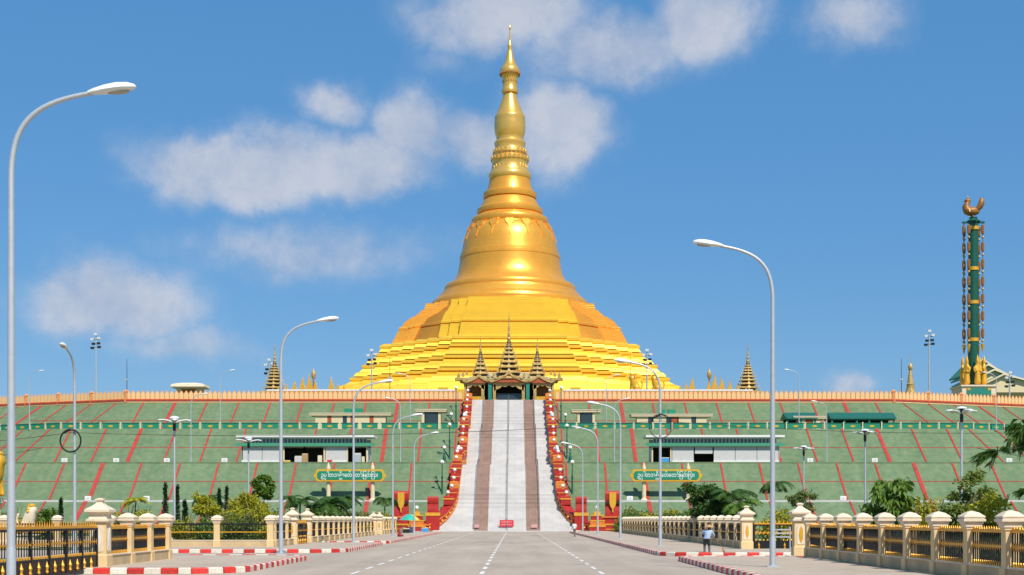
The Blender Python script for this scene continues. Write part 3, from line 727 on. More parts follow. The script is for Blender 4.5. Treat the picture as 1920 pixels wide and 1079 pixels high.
def gable(cx, w, z0, z1, y):
    ped = MB().prism_y([(cx-w,z0),(cx+w,z0),(cx+w*.45,z0+(z1-z0)*.30),(cx+w*.12,z0+(z1-z0)*.62),(cx,z1*.97+z0*.03),(cx-w*.12,z0+(z1-z0)*.62),(cx-w*.45,z0+(z1-z0)*.30)], y, y+.25)
    g = ped.build('gable', 'pavred', gp)
    for sg in (-1, 1):
        o_ = []; i_ = []
        for u in [k/12 for k in range(13)]:
            x = cx + sg*w*1.12*(1-u); z = z0 - .12 + (z1-z0)*(.36*u + .64*u**2.6) + .9*max(0,.18-u)*3
            o_.append((x, z+.42+.25*math.sin(u*26)**2)); i_.append((x, z))
        MB().prism_y(o_ + i_[::-1], y-.22, y+.1).build('bargeboard', 'pavgold', g)
    return g
gable(0, 3.9, gz(718), gz(701), -.9)
gable(-6.2, 3.0, gz(719), gz(707), -.7); gable(6.2, 3.0, gz(719), gz(707), -.7)
def proof(x0, x1, y0, y1, z0, z1):
    cx = (x0+x1)/2; cy = (y0+y1)/2; hx = (x1-x0)/2; hy = (y1-y0)/2
    m = MB(); m.sq([(hx,hy,z0),(hx*1.02,hy*1.02,z0+.2),(hx*.75,hy*.8,z0+(z1-z0)*.45),(hx*.55,hy*.6,z1)], (cx,cy,0)); return m
proof(-10.2, 10.2, -.5, 7.6, 4.3, 6.0).build('lower_roof', 'pavroof', gp)
# flame finials along the eaves, outermost ones turned up like wings
fl = MB(); fl.prism_y([(-.32,0),(.32,0),(.36,.35),(.12,.8),(.22,1.35),(-.1,.95),(-.34,.45)], -.1, .1); ME_FL = fl.mesh('flame_finial', 'pavgold')
for x, z, sc_ in ((-10.4,4.6,1.15),(-9.5,4.9,1.0),(-8.7,5.3,.8),(10.4,4.6,1.15),(9.5,4.9,1.0),(8.7,5.3,.8),(-3.2,5.0,.8),(3.2,5.0,.8),(-4.2,4.8,.7),(4.2,4.8,.7)):
    ob('flame_finial', ME_FL, gp, (x, -.45, z), scale=(sc_*(-1 if x < 0 else 1), 1, sc_))
MB().box(-11.2, -8.6, -.7, 1.2, 4.25, 4.75).build('wing_eave', 'pavgold', gp); MB().box(8.6, 11.2, -.7, 1.2, 4.25, 4.75).build('wing_eave', 'pavgold', gp)
tiered_spire(gp, (0, 1.6, 0), 2.45, .55, gz(711), gz(641), gz(582), 8)
tiered_spire(gp, (-5.9, 1.6, 0), 1.7, .42, gz(711), gz(662), gz(627), 6)
tiered_spire(gp, (5.9, 1.6, 0), 1.7, .42, gz(711), gz(662), gz(627), 6)

# shrine spires on the platform
def shrine(px, D, ytip, w, label, n=8, zf=.62):
    t = thing('shrine_spire', label, 'shrine', (X_(px, D), D, 26.2))
    H = Z_(ytip, D) - 26.2
    m = MB(); m.sq([(w*1.25,0),(w*1.25,1.2),(w*1.1,1.3),(w*1.1,2.6),(w*1.3,2.7),(w*1.3,3.0)]); m.build('shrine_body', 'pavgold', t)
    m = MB(); m.box(-w*.4, w*.4, -w*1.32, -w*1.12, 0, 2.2); m.build('niche', 'pavdark', t)
    tiered_spire(t, (0,0,0), w, .5, 3.0, H*zf, H, n)
shrine(515, 300, 641, 2.0, 'gold tiered shrine spire on the hilltop left of the pagoda', 9, .66)
shrine(1402, 300, 641, 2.0, 'gold tiered shrine spire on the hilltop right of the pagoda', 9, .66)
# slim dark stupa far right
t = thing('small_stupa', 'slim dark gold stupa rising left of the green column', 'stupa', (X_(1707, 312), 312, 26.2))
MB().sq([(1.6,0),(1.6,2.0),(1.3,2.2),(1.3,3.4),(1.0,3.6)]).build('stepped_base', 'pavgold', t)
MB().lathe([(1.25,0),(1.2,.5),(.95,1.4),(.8,2.4),(.9,2.6),(.7,2.8),(.55,4.2),(.3,5.6),(.45,5.9),(.55,6.4),(.4,6.9),(.08,7.3),(.03,9.6)], 14).build('stupa_bell', 'pavgold', t, 35, loc=(0,0,3.5))

# flame shaped stair crests beside the pagoda
def flames(px, D, spec, label):
    t = thing('flame_crest', label, 'ornament', (X_(px, D), D, 26.2))
    for x, h, f in spec:
        h = h*1.0; w = .55
        q = [(-w,0),(w,0),(w*1.05,h*.45),(w*.5,h*.7),(w*.1*f,h),(-w*.35,h*.75),(-w*.9,h*.55)]
        MB().prism_y([(a_*1.25, b_) for a_, b_ in q], -.3, .3).build('flame_leaf', 'gold_trim', t, loc=(x*1.25, 0, .7))
flames(565, 296, [(-4,3.2,1),(-2.6,3.9,1),(-1.2,4.6,1),(.2,5.4,1),(1.4,6.0,-1),(2.4,4.6,-1)], 'orange gold flame crest left of the pagoda between shrine and gold lamp')
flames(628, 296, [(-.6,5.4,-1),(.5,3.9,1),(1.5,3.6,1)], 'small flame crest touching the left foot of the pagoda')
flames(1291, 296, [(.6,5.4,1),(-.4,4.2,-1),(-1.4,3.6,-1)], 'small flame crest touching the right foot of the pagoda')
flames(1355, 296, [(4,3.2,-1),(2.6,3.9,-1),(1.2,4.6,-1),(-.2,5.4,-1),(-1.4,5.9,1),(-2.4,4.6,1)], 'orange gold flame crest right of the pagoda beside the shrine')
def goldlamp(px, label):
    t = thing('gold_lamp_post', label, 'lamp', (X_(px, 297), 297, 26.2), group='gold lamp posts on the platform')
    MB().lathe([(.4,0),(.4,.5),(.2,.7),(.16,5.6),(.3,5.8)], 8).build('pole', 'pavgold', t, 40); MB().lathe([(.25,0),(.5,.5),(.5,1.2),(.3,1.6),(.1,1.9),(.02,2.4)], 8).build('lantern', 'pavgold', t, 40, loc=(0,0,5.8))
goldlamp(588, 'gold lamp post on the hilltop left of the pagoda'); goldlamp(1330, 'gold lamp post on the hilltop right of the pagoda')

# ------------------------------------------------------------------ guardian lions (skinned bodies)
def skin_mesh(name, verts, edges, radii, mats, sub=2, root=0):
    me = bpy.data.meshes.new(name); me.from_pydata(verts, edges, [])
    o = bpy.data.objects.new(name, me); C.objects.link(o)
    md = o.modifiers.new('skin', 'SKIN'); md.use_smooth_shade = True
    for i, r in enumerate(radii):
        sv = me.skin_vertices[0].data[i]; sv.radius = (r, r) if isinstance(r, (int, float)) else r
        sv.use_root = (i == root)
    s_ = o.modifiers.new('sub', 'SUBSURF'); s_.levels = sub; s_.render_levels = sub
    dg = bpy.context.evaluated_depsgraph_get(); ev = o.evaluated_get(dg)
    m2 = bpy.data.meshes.new_from_object(ev); bpy.data.objects.remove(o); bpy.data.meshes.remove(me)
    m2.name = name; m2.materials.clear()
    for m in mats: m2.materials.append(MT[m] if isinstance(m, str) else m)
    m2.polygons.foreach_set('use_smooth', [True]*len(m2.polygons)); return m2
lv = [(0,0,.42),(.25,0,.75),(.42,0,1.15),(.55,0,1.55),(.85,0,1.6),      # rump, back, chest, neck/head, muzzle
      (.55,.16,.75),(.62,.17,.35),(.68,.17,.06),(.55,-.16,.75),(.62,-.17,.35),(.68,-.17,.06),
      (.15,.30,.25),(.45,.32,.08),(.15,-.30,.25),(.45,-.32,.08),(-.3,0,.35),(-.42,0,.9),(-.3,0,1.3)]
le = [(0,1),(1,2),(2,3),(3,4),(2,5),(5,6),(6,7),(2,8),(8,9),(9,10),(0,11),(11,12),(0,13),(13,14),(0,15),(15,16),(16,17)]
lr = [.34,.34,.34,.30,.16,.15,.11,.12,.15,.11,.12,.2,.11,.2,.11,.08,.07,.1]
lr[3] = .36; lr[4] = .22
ME_LION = skin_mesh('lion_body', lv, le, lr, ['gold_trim']); ME_LION2 = skin_mesh('lion_body', lv, le, lr, ['cap'])
def lion(px, D, z, sc_, flip, label, ped=1.0, white=False):
    t = thing('guardian_lion', label, 'statue', (X_(px, D), D, z))
    MB().sq([(.8,.55,0),(.8,.55,ped*.85),(.95,.65,ped*.9),(.95,.65,ped)]).build('pedestal', 'cap', t)
    b = ob('lion_body', ME_LION2 if white else ME_LION, t, (-.15*flip, 0, ped), scale=(sc_*flip, sc_, sc_))
    cr_ = MB(); cr_.lathe([(.24,-.08),(.27,.02),(.2,.1),(.05,.16)], 12); cr_.build('crown', 'gold_trim', b, 40, loc=(.52,0,1.75))
    mn = MB()
    for k in range(7):
        a = R(-90 + k*30); mn.ball((.38, .30*math.cos(a+R(90)), 1.4+.3*math.sin(a+R(90))), .11, n=8, m=5)
    mn.build('mane', 'gold_trim' if white else 'orange', b, 60)
    return t
lion(1195, 292, 26.2, 2.2, -1, 'small gold lion statue before the right terraces of the pagoda', 2.2)
lion(1236, 293, 26.2, 2.2, -1, 'gold lion statue nearest the right foot of the pagoda', 2.2)
lion(48, 95, 0, 1.1, 1, 'cream and gold lion statue facing right behind the black gate', .95, True)
lion(-26, 94, 0, 1.7, 1, 'large gold crowned statue cut by the left picture edge', 3.4)

# ------------------------------------------------------------------ bird column on the right
KD = 300.0; kx = X_(1825, KD)
kc = thing('bird_column', 'tall dark green column with gold rings, hanging pendants and a gold bird on top', 'column', (kx, KD, 26.2))
def kz(y): return Z_(y, KD) - 26.2
MB().sq([(3.6,0),(3.6,kz(729)),(3.9,kz(728)),(3.9,kz(725))]).build('pedestal', 'cap', kc)
MB().box(-2.6, 2.6, -3.75, -3.61, .4, kz(731)).build('pedestal_panel', 'teal', kc)
for sx in (-1, 1): MB().box(sx*2.2-.35, sx*2.2+.35, -3.8, -3.76, kz(735), kz(731)).build('panel_corner', 'gold_trim', kc)
MB().lathe([(1.2,kz(725)),(1.15,kz(600)),(1.02,kz(420)),(1.02,kz(415))], 28).build('shaft', 'dgreen', kc, 40)
for y in (428, 504, 567, 637): 
    MB().lathe([(1.05,0),(1.26,.06),(1.26,.75),(1.05,.82)], 28).build('gold_ring', 'gold_trim', kc, 40, loc=(0,0,kz(y)-.5))
# attendant figures round the foot: standing robed statues with pointed crowns
fv = [(0,0,.1),(0,0,1.2),(0,0,2.6),(0,0,3.7),(0,0,4.2),(0,0,4.75),(0,0,5.3),(0,0,6.1),(.75,0,3.5),(.72,-.25,2.7),(.25,-.6,3.0),(-.75,0,3.5),(-.72,-.25,2.7),(-.25,-.6,3.0)]
fe = [(0,1),(1,2),(2,3),(3,4),(4,5),(5,6),(6,7),(3,8),(8,9),(9,10),(3,11),(11,12),(12,13)]
ME_FIG = skin_mesh('attendant_figure', fv, fe, [.85,.7,.55,.68,.3,.42,.3,.06,.27,.2,.17,.27,.2,.17], ['gold_trim'])
for k in range(6):
    a = 2*math.pi*k/6 + R(5); ob('attendant_figure', ME_FIG, kc, (2.2*math.sin(a), -2.2*math.cos(a), kz(725)), a, scale=(1,1,1.08))
# bracket star and pendants
MB().box(-2.4, 2.4, -.25, .25, kz(419), kz(416)).build('bracket_arm', 'dgreen', kc); MB().box(-.25, .25, -2.4, 2.4, kz(419)+.01, kz(416)+.01).build('bracket_arm', 'dgreen', kc)
pd = MB(); pd.lathe([(.12,0),(.32,-.15),(.36,-1.0),(.32,-1.95),(.12,-2.15)], 8); ME_PD = pd.mesh('pendant', 'pavbrown', 40)
pb = MB(); pb.ball((0,0,0), .3, n=8, m=6); ME_PB = pb.mesh('pendant_bead', 'pavgold', 60)
ME_PT = MB().lathe([(.36,0),(.34,-.4),(.03,-1.9)], 8).mesh('pendant_tip', 'gold_paint', 40)
for x, y in ((-2.15,-.2),(-1.5,-1.6),(1.5,-1.6),(1.65,1.2),(-1.6,1.2)):
    z = kz(424)
    ch = MB().tube([(x,y,kz(417)),(x,y,kz(638))], .06, 5).build('pendant_chain', 'dark_metal', kc)
    for k in range(7):
        if z < kz(628): break
        ob('pendant', ME_PD, ch, (x, y, z)); ob('pendant_bead', ME_PB, ch, (x, y, z-2.75)); z -= 3.72
    ob('pendant_tip', ME_PT, ch, (x, y, z+.3))
# the bird
bb = MB()
bb.ball((-.35,0,1.6), 1.6, 1.0, 1.15, 16, 10)                                   # breast and back
bb.tube([(-1.15,0,1.9),(-1.45,0,2.7),(-1.25,0,3.5),(-1.05,0,4.0)], [.9,.7,.52,.46], 10)
bb.ball((-1.12,0,4.25), .62, .5, .56, 12, 8); bb.tube([(-1.4,0,4.2),(-1.75,0,4.12),(-2.0,0,3.95)], [.2,.13,.03], 8)
for k in range(6):                                                              # upswept tail plumes
    o_ = .16*k; bb.tube([(.55,(k-2.5)*.12,1.9),(1.05+o_*.4,(k-2.5)*.2,2.6+o_*.2),(1.35+o_*.5,(k-2.5)*.24,3.5+o_*.3),(1.4+o_*.55,(k-2.5)*.24,4.3+o_*.35),(1.25+o_*.6,(k-2.5)*.2,4.9+o_*.3)], [.5,.6,.6,.48,.15], 8)
for sy in (-1, 1): bb.tube([(-.2,sy*.35,.9),(-.2,sy*.38,0)], [.24,.16], 8)
ME_BIRD = bb.mesh('bird_body', 'pavbrown', 60)
MB().lathe([(1.5,0),(1.2,.3),(.8,.6),(.9,.9)], 16).build('bird_perch', 'dgreen', kc, 40, loc=(0,0,kz(416)))
bird = ob('bird_body', ME_BIRD, kc, (0, 0, kz(416)+.85), scale=(1.12,1.12,.86))
MB().prism_x([(-1.2,1.2),(1.0,1.0),(1.6,2.0),(.4,2.3),(-.8,2.2)], -1.1, -.95).build('bird_wing', 'pavgold', bird); 
MB().lathe([(.03,0),(.25,.3),(.1,.6),(.02,1.3)], 8).build('bird_crest', 'pavgold', bird, 40, loc=(-1.1,0,4.6))

# ------------------------------------------------------------------ temple hall with stacked gables behind the column
th = thing('temple_hall', 'cream temple hall with stacked green gables behind the column', 'building', (X_(1862, 335), 335, 26.2))
def tz(y): return Z_(y, 335) - 26.2
def tx(p): return X_(p, 335) - X_(1862, 335)
def hallgable(pl, pa, pr, ya, ye, d, nm='gable'):
    g = MB().prism_y([(tx(pl),tz(ye)),(tx(pr),tz(ye)),(tx(pa),tz(ya)+.0)], d, d+6).build(nm, 'wallcream', th)
    for (x0, x1) in ((pl, pa), (pr, pa)):
        a = Vector((tx(x0), 0, tz(ye))); b = Vector((tx(x1), 0, tz(ya))); n = .35
        MB().prism_y([(a.x,a.z+.02),(b.x,b.z+.02),(b.x,b.z+.42),(a.x,a.z+.42)], d-.8, d+14).build('roof_slope', 'roofgreen', g)
        MB().prism_y([(a.x,a.z+.05),(b.x,b.z+.05),(b.x,b.z+.45),(a.x,a.z+.45)], d-1.0, d-.82).build('bargeboard', 'cap', g)
    return g
MB().box(tx(1822), tx(1990), 0, 12, 0, tz(722)).build('wall', 'wallcream', th)
MB().box(tx(1818), tx(1995), -.3, -.02, tz(740), tz(736)).build('wall_base', 'wallgrey', th)
hallgable(1828, 1856, 1897, 671, 700, 6); hallgable(1824, 1858, 1904, 684, 707, 3); hallgable(1818, 1862, 1922, 696, 718, 0)
hallgable(1808, 1872, 1990, 707, 738, -3)
# little pavilion roof on the left skyline
kp = thing('domed_kiosk', 'small cream flat domed kiosk on the left hilltop', 'kiosk', (X_(357, 296), 296, 26.2))
MB().sq([(2.6,1.6,0),(2.6,1.6,Z_(729,296)-26.2)]).build('wall', 'wallcream', kp)
z = Z_(729,296)-26.2
MB().sq([(3.4,2.4,z),(3.6,2.6,z+.2),(3.5,2.5,z+.7),(2.6,1.8,z+.95),(1.4,1.0,z+1.15)]).build('roof', 'cap', kp)
MB().box(-1.6, 1.6, -1.62, -1.61, z-1.2, z-.2).build('window', 'pavbrown', kp)

# ------------------------------------------------------------------ shop rows on the middle terrace
def shop_row(px0, px1, bays, label):
    D = 239.0; x0, x1 = X_(px0, D), X_(px1, D); zb = 11.5; w = x1 - x0
    t = thing('shop_row', label, 'building', (x0, D, zb))
    def zz(y): return Z_(y, D) - zb
    MB().box(0, w, 4.9, 5.1, 0, zz(822)).build('back_wall', 'wallgrey', t)
    MB().box(0, .2, 0, 4.9, 0, zz(835)).build('side_wall', 'wallgrey', t); MB().box(w-.2, w, 0, 4.9, 0, zz(835)).build('side_wall', 'wallgrey', t)
    MB().box(-1.0, w+1.0, .1, 6, zz(820), zz(816)).build('roof_slab', 'white', t)
    MB().box(.3, w-.3, .9, 1.05, zz(833), zz(820)).build('clerestory', 'wallgrey', t)
    n = round((w-.8)/.62); me = MB().box(-.2, .2, .84, .895, zz(830), zz(823)).mesh('clerestory_window', 'glass')
    for i in range(n): ob('clerestory_window', me, t, (.6+(w-1.2)*i/(n-1), 0, 0))
    m = MB(); m.prism_x([(-.55,zz(836.5)),(-.55,zz(837.5)),(.9,zz(832)),(.9,zz(830))], -.9, w+.9); m.build('awning', 'roofgreen', t)
    MB().box(0, w, -.02, 4.9, zz(838.5), zz(836.5)).build('lintel', 'wallgrey', t)
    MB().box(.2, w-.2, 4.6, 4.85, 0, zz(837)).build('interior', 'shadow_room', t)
    for (a, b, kind) in bays:
        a = X_(a, D) - x0; b = X_(b, D) - x0
        if kind == 'shut':
            k = max(1, round((b-a)/3.6))
            for i in range(k):
                p, q = a+(b-a)*i/k, a+(b-a)*(i+1)/k
                MB().box(p+.04, q-.04, 0, .15, .62, zz(838.5)).build('shutter', 'wallgrey', t)
                MB().box(p+.01, q-.01, -.08, .15, 0, .6).build('dado', 'white', t)
        elif kind == 'high':
            MB().box(a, b, 0, .15, zz(851), zz(838.5)).build('shutter', 'wallgrey', t)
        else:
            MB().box(a-.12, a+.12, -.05, .2, 0, zz(838.5)).build('pillar', 'wallcream', t); MB().box(b-.12, b+.12, -.05, .2, 0, zz(838.5)).build('pillar', 'wallcream', t)
    return t
shop_row(453, 690, [(453,530,'shut'),(532,571,'open'),(571,608,'open'),(610,650,'shut'),(651,688,'open')], 'long low shop row with dark open bays left of the stair')
shop_row(1222, 1461, [(1223,1258,'open'),(1260,1301,'shut'),(1303,1336,'high'),(1338,1460,'shut')], 'long low white shop row with closed shutters right of the stair')
# goods and stalls in front of the shops
def goods(px, D, z, w, h, d, m, name, label, cat):
    o = MB(); o.sq([(w/2,d/2,0),(w/2,d/2,h*.9),(w/2*.86,d/2*.86,h)]); t = thing(name, label, cat, (X_(px, D), D, z)); o.build('body', m, t)
    MB().sq([(w/2*.96,d/2*.96,0),(w/2*.92,d/2*.92,.08)]).build('lid', 'cap', t, loc=(0,0,h))
goods(538, 237.8, 11.5, 1.2, .42, .8, 'yellow', 'yellow_crate', 'yellow crate before the leftmost open shop bay', 'crate')
goods(560, 238.4, 11.5, 1.3, 1.2, .7, 'wallgrey', 'display_stand', 'grey display stand between the open shop bays', 'stand')
goods(572, 238.4, 11.5, 1.0, 1.6, .7, 'straw', 'carton_stack', 'tan stacked cartons beside the grey display stand', 'boxes')
goods(600, 238.4, 11.5, .7, 1.3, .6, 'cap', 'white_cooler', 'white cooler box in the second open shop bay', 'cooler')
goods(618, 237.4, 11.5, .8, .6, .6, 'signred', 'red_basket', 'red basket before the closed grey shutter', 'basket')
goods(670, 238.4, 11.5, 1.3, 1.7, .7, 'pole', 'drinks_stand', 'pale drinks stand in the right open bay of the left shop row', 'stand')
goods(681, 238.2, 11.5, .5, 1.1, .4, 'wallcream', 'folding_sign', 'cream folding board at the right end of the left shop row', 'board')
goods(1248, 239.8, 11.5, 2.0, 1.0, 1.0, 'blueplastic', 'covered_stall', 'blue covered stall inside the right shop row', 'stall')

# ------------------------------------------------------------------ kiosks on the upper terrace
def kiosk(px0, px1, ytop, label, bays, green=None, D=265.0):
    x0, x1 = X_(px0, D), X_(px1, D); w = x1-x0; zb = 18.8; h = Z_(ytop, D) - zb
    t = thing('terrace_kiosk', label, 'kiosk', (x0, D, zb))
    MB().box(0, w, 1.8, 4, 0, h-.5).build('wall', 'wallcream', t)
    MB().box(-1.1, w+1.1, .55, 4.6, h-.5, h-.15).build('roof_slab', 'wallcream', t); MB().box(-1.2, w+1.2, .45, 4.7, h-.15, h).build('roof_edge', 'cap', t)
    for a, b, m in bays:
        MB().box(a*w, b*w, .9, 1.78, 0, h-.5).build('wall_bay' if m == 'wallcream' else 'doorway', m, t)
    if green:
        for g0, g1 in green:
            MB().box(X_(g0, D)-x0, X_(g1, D)-x0, 2.6, 4.2, h, h+1.0).build('water_tank', 'green', t)
    return t
kiosk(590, 722, 774, 'long cream kiosk with green roof tanks left of the stair, upper terrace', [(0,.17,'wallcream'),(.17,.23,'pavred'),(.23,.39,'wallcream'),(.39,.45,'glass'),(.45,.5,'wallcream'),(.5,.55,'pavred'),(.56,.77,'wallcream'),(.77,.83,'pavred'),(.83,1,'wallcream')], [(642,655),(663,676)])
kiosk(790, 826, 767, 'small cream kiosk with a dark window left of the stair, upper terrace', [(0,.14,'wallcream'),(.2,.8,'glass'),(.86,1,'wallcream')])
kiosk(1083, 1116, 768, 'small cream kiosk with a dark window right of the stair, upper terrace', [(0,.14,'wallcream'),(.2,.85,'glass'),(.86,1,'wallcream')])
kiosk(1195, 1326, 776, 'long cream kiosk with green roof tanks right of the stair, upper terrace', [(0,.16,'wallcream'),(.16,.22,'glass'),(.24,.42,'wallcream'),(.42,.5,'glass'),(.5,.58,'pavred'),(.6,.78,'wallcream'),(.78,.84,'glass'),(.85,1,'wallcream')], [(1240,1250),(1256,1270)])
kiosk(1500, 1540, 780, 'short cream kiosk beside the green pavilion on the upper terrace', [(0,.3,'wallcream'),(.35,.6,'pavred'),(.65,1,'wallcream')])
def green_pavilion(px0, px1, label, open_=True, D=266.0):
    x0, x1 = X_(px0, D), X_(px1, D); w = x1-x0; t = thing('green_pavilion', label, 'pavilion', (x0, D, 18.8))
    MB().prism_x([(-.5,2.5),(2.0,3.7),(5.0,2.5),(5.0,2.3),(-.5,2.3)], -.4, w+.4).build('roof', 'roofdark', t)
    n = max(2, round(w/2.6))
    for i in range(n+1): MB().sq([(.16,0),(.16,2.45)], (w*i/n, 0, 0)).build('pillar', 'green', t)
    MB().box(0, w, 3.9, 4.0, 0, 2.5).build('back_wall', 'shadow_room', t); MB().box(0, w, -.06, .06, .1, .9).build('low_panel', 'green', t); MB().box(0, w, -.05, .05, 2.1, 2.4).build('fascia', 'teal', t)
green_pavilion(1476, 1528, 'small plain green roofed pavilion on the upper terrace')
green_pavilion(1560, 1676, 'long open green pavilion on the upper terrace below the column')

# ------------------------------------------------------------------ the two green signs
def myanmar_text():
    cu = bpy.data.curves.new('t', 'FONT'); return cu
def sign(pxc, label):
    D = 226.6; t = thing('name_sign', label, 'sign', (X_(pxc, D), D, 4.9))
    k = D / F; W = 66*k; z0 = Z_(903, D)-4.9; z1 = Z_(880.5, D)-4.9; zm = (z0+z1)/2; hh = (z1-z0)/2
    def rbox(w, h, b): return [(-w+b,zm-h),(w-b,zm-h),(w,zm-h+b),(w,zm+h-b),(w-b,zm+h),(-w+b,zm+h),(-w,zm+h-b),(-w,zm-h+b)]
    MB().prism_y(rbox(W*.965, hh, .32), -.16, .16).build('frame', 'yellow', t)
    MB().prism_y(rbox(W*.925, hh*.72, .35), -.22, -.17).build('board', 'green', t)
    for sx in (-1, 1): MB().prism_y([(sx*W*.96,zm-.42),(sx*W*.995,zm-.30),(sx*W*1.03,zm),(sx*W*.995,zm+.30),(sx*W*.96,zm+.42)], -.12, .12).build('frame_tip', 'yellow', t)
    for px in (-41, 42):
        m = MB(); m.lathe([(.62,0),(.55,.25),(.36,.45),(.34,z0),(.34,z1+.1),(.36,z1+.3),(.04,z1+1.15)], 14); m.build('post', 'wallcream', t, 40, loc=(px*k, .55, 0))
    # lettering: consonants in visual order, stacked letters as lowered smaller glyphs
    line = [('ဥ',0,1),('ပ',0,1),('ပ',-.62,.8),('ါ',0,1),('တ',0,1),('သ',0,1),('န',0,1),('တ',-.62,.7),('ိ',0,1),('စ',0,1),('ေ',0,1),('တ',0,1),('ီ',0,1),('ေ',0,1),('တ',0,1),('ာ',0,1),('်',0,1),('ြ',0,1),('မ',0,1),('တ',0,1),('်',0,1),('ြ',0,1),('က',0,1),('ီ',0,1),('း',0,1)]
    x = 0; objs = []
    for ch, dy, s_ in line:
        cu = bpy.data.curves.new('t', 'FONT'); cu.body = ch; cu.size = s_; cu.offset = .012
        o = bpy.data.objects.new('t', cu); C.objects.link(o); bpy.context.view_layer.update()
        dg = bpy.context.evaluated_depsgraph_get(); me = bpy.data.meshes.new_from_object(o.evaluated_get(dg))
        xs = [v.co.x for v in me.vertices]; 
        vs = [(v.co.x, v.co.y + dy) for v in me.vertices]; fs = [tuple(p.vertices) for p in me.polygons]
        bpy.data.objects.remove(o); bpy.data.meshes.remove(me); bpy.data.curves.remove(cu)
        if not xs: continue
        mark = ch in 'ိီ်'
        if dy != 0 and objs:
            ox = objs[-1][2] - min(xs)
        elif mark and objs:
            ox = objs[-1][2] + (objs[-1][3]-objs[-1][2])/2 - (min(xs)+max(xs))/2
        elif ch == 'ြ': ox = x - min(xs)
        else: ox = x - min(xs)
        if ch == 'ြ':
            objs.append(([(a+ox, b) for a, b in vs], fs, x+.12, x+.7)); x += .12; continue
        objs.append(([(a+ox, b) for a, b in vs], fs, min(xs)+ox, max(xs)+ox))
        if not mark and dy == 0: x = max(x, max(xs)+ox) + .07
    full = x; sx = W*1.62 / full; sy = min(sx*1.25, hh*1.0)
    mb = MB()
    for vs, fs, a, b in objs:
        mb.add([((p[0]-full/2)*sx, -.235, zm + (p[1]-.25)*sy) for p in vs], fs)
    mb.build('lettering', 'lampwhite', t, kind='stuff')
sign(656, 'green sign with gold border and white script left of the stair'); sign(1249, 'green sign with gold border and white script right of the stair')

# ------------------------------------------------------------------ street lamps
def lamp_parts(root, H=12.0, reach=2.95, r0=.105, r1=.055, lean=1):
    """tapered pole bending over into an arm (towards +x), cobra head at its end"""
    k = H / 12.0
    MB().sq([(.24,0),(.24,.04),(.16,.06)]).build('base_plate', 'pole', root)
    MB().lathe([(r0*1.1,0),(r0*1.1,1.0),(r0*.95,1.1)], 10).build('pole_sleeve', 'pole', root, 40, loc=(0,0,.05))
    pts = [(0,0,.3),(0,0,3),(0,0,6),(0,0,8.6),(0,0,9.9*k)]; rs = [r0,r0*.92,r0*.84,r0*.76,r0*.71]
    P0, P1, P2, P3 = Vector((0,0,9.9*k)), Vector((0,0,11.2*k)), Vector((.45,0,11.72*k)), Vector((reach*.66,0,11.95*k))
    for i in range(1, 19):
        u = i/18; q_ = P0*(1-u)**3 + P1*3*u*(1-u)**2 + P2*3*u*u*(1-u) + P3*u**3; pts.append(tuple(q_)); rs.append(r0*(.71-.19*u))
    MB().tube(pts, rs, 10).build('pole', 'pole', root, 40)
    a = pts[-1]
    hd = MB(); rings = []
    for u, w, h in ((0,.06,.06),(.12,.12,.10),(.35,.17,.15),(.6,.19,.17),(.82,.17,.14),(.96,.09,.08),(1,.02,.02)):
        cx = a[0] - .12 + u*1.15; cz = a[2] - .01 + u*.15
        rings.append([(cx, w*math.cos(2*math.pi*j/12), cz + h*(math.sin(2*math.pi*j/12) if math.sin(2*math.pi*j/12) > 0 else .45*math.sin(2*math.pi*j/12))) for j in range(12)])
    h_ = hd.loft(rings).build('lamp_head', 'lampwhite', root, 50)
    MB().ball((a[0]+.55, 0, a[2]+.04), .34, .12, .075, 12, 6).build('lamp_lens', 'lampglass', h_, 60)
proto = thing('street_lamp', '', 'street lamp'); lamp_parts(proto)
LG = 'tall curved street lamps along the road'
first = True
def put_lamp(x, D, rz, label, s=1.0, z=.2, group=LG):
    global first
    o = proto if first else copy_tree(proto); first = False
    o.location = (x, D, z); o.rotation_euler = (0, 0, rz); o['label'] = label; o['group'] = group
    if s != 1: o.scale = (s, s, s)
    return o
for i, D in enumerate((33.05, 71.2, 103.3, 136.5, 165.5)):
    put_lamp(-12.0, D, 0, f'{ORD[i]} tall curved grey street lamp on the left pavement')
for i, D in enumerate((51.6, 90.0, 122.6, 155.2, 187.5)):
    put_lamp((9.6,9.45,9.35,9.3,9.2)[i], D, math.pi, f'{ORD[i]} tall curved grey street lamp on the right pavement')
put_lamp(X_(140, 83), 83, R(273), 'curved lamp behind the left fence with a cable coil hung on it', z=0, group='lamps of the side street')
def thin_lamp(px, D, ytop, z, rz, label):
    h = (Z_(ytop, D) - z) / 12.1
    put_lamp(X_(px, D), D, rz, label, h, z, 'slim lamps standing on the terraces')
thin_lamp(55, 262, 695, 18.8, 0, 'slim white lamp on the upper terrace at the far left')
thin_lamp(413, 262, 694, 18.8, 0, 'slim white lamp on the upper terrace right of the domed kiosk')
thin_lamp(358, 240, 738, 11.5, 0, 'slim white lamp on the middle terrace left of the left shop row')
thin_lamp(751, 240, 746, 11.5, R(180), 'slim pale lamp on the middle terrace right of the left shop row')
thin_lamp(769, 262, 700, 18.8, R(180), 'slim pale lamp on the upper terrace beside the small left kiosk')
thin_lamp(1137, 262, 703, 18.8, 0, 'slim pale lamp on the upper terrace beside the small right kiosk')
thin_lamp(1152, 240, 747, 11.5, 0, 'slim pale lamp on the middle terrace left of the right shop row')
thin_lamp(1498, 262, 693, 18.8, R(180), 'slim white lamp on the upper terrace beside the short cream kiosk')
thin_lamp(1550, 240, 752, 11.5, R(180), 'slim white lamp on the middle terrace right of the right shop row')
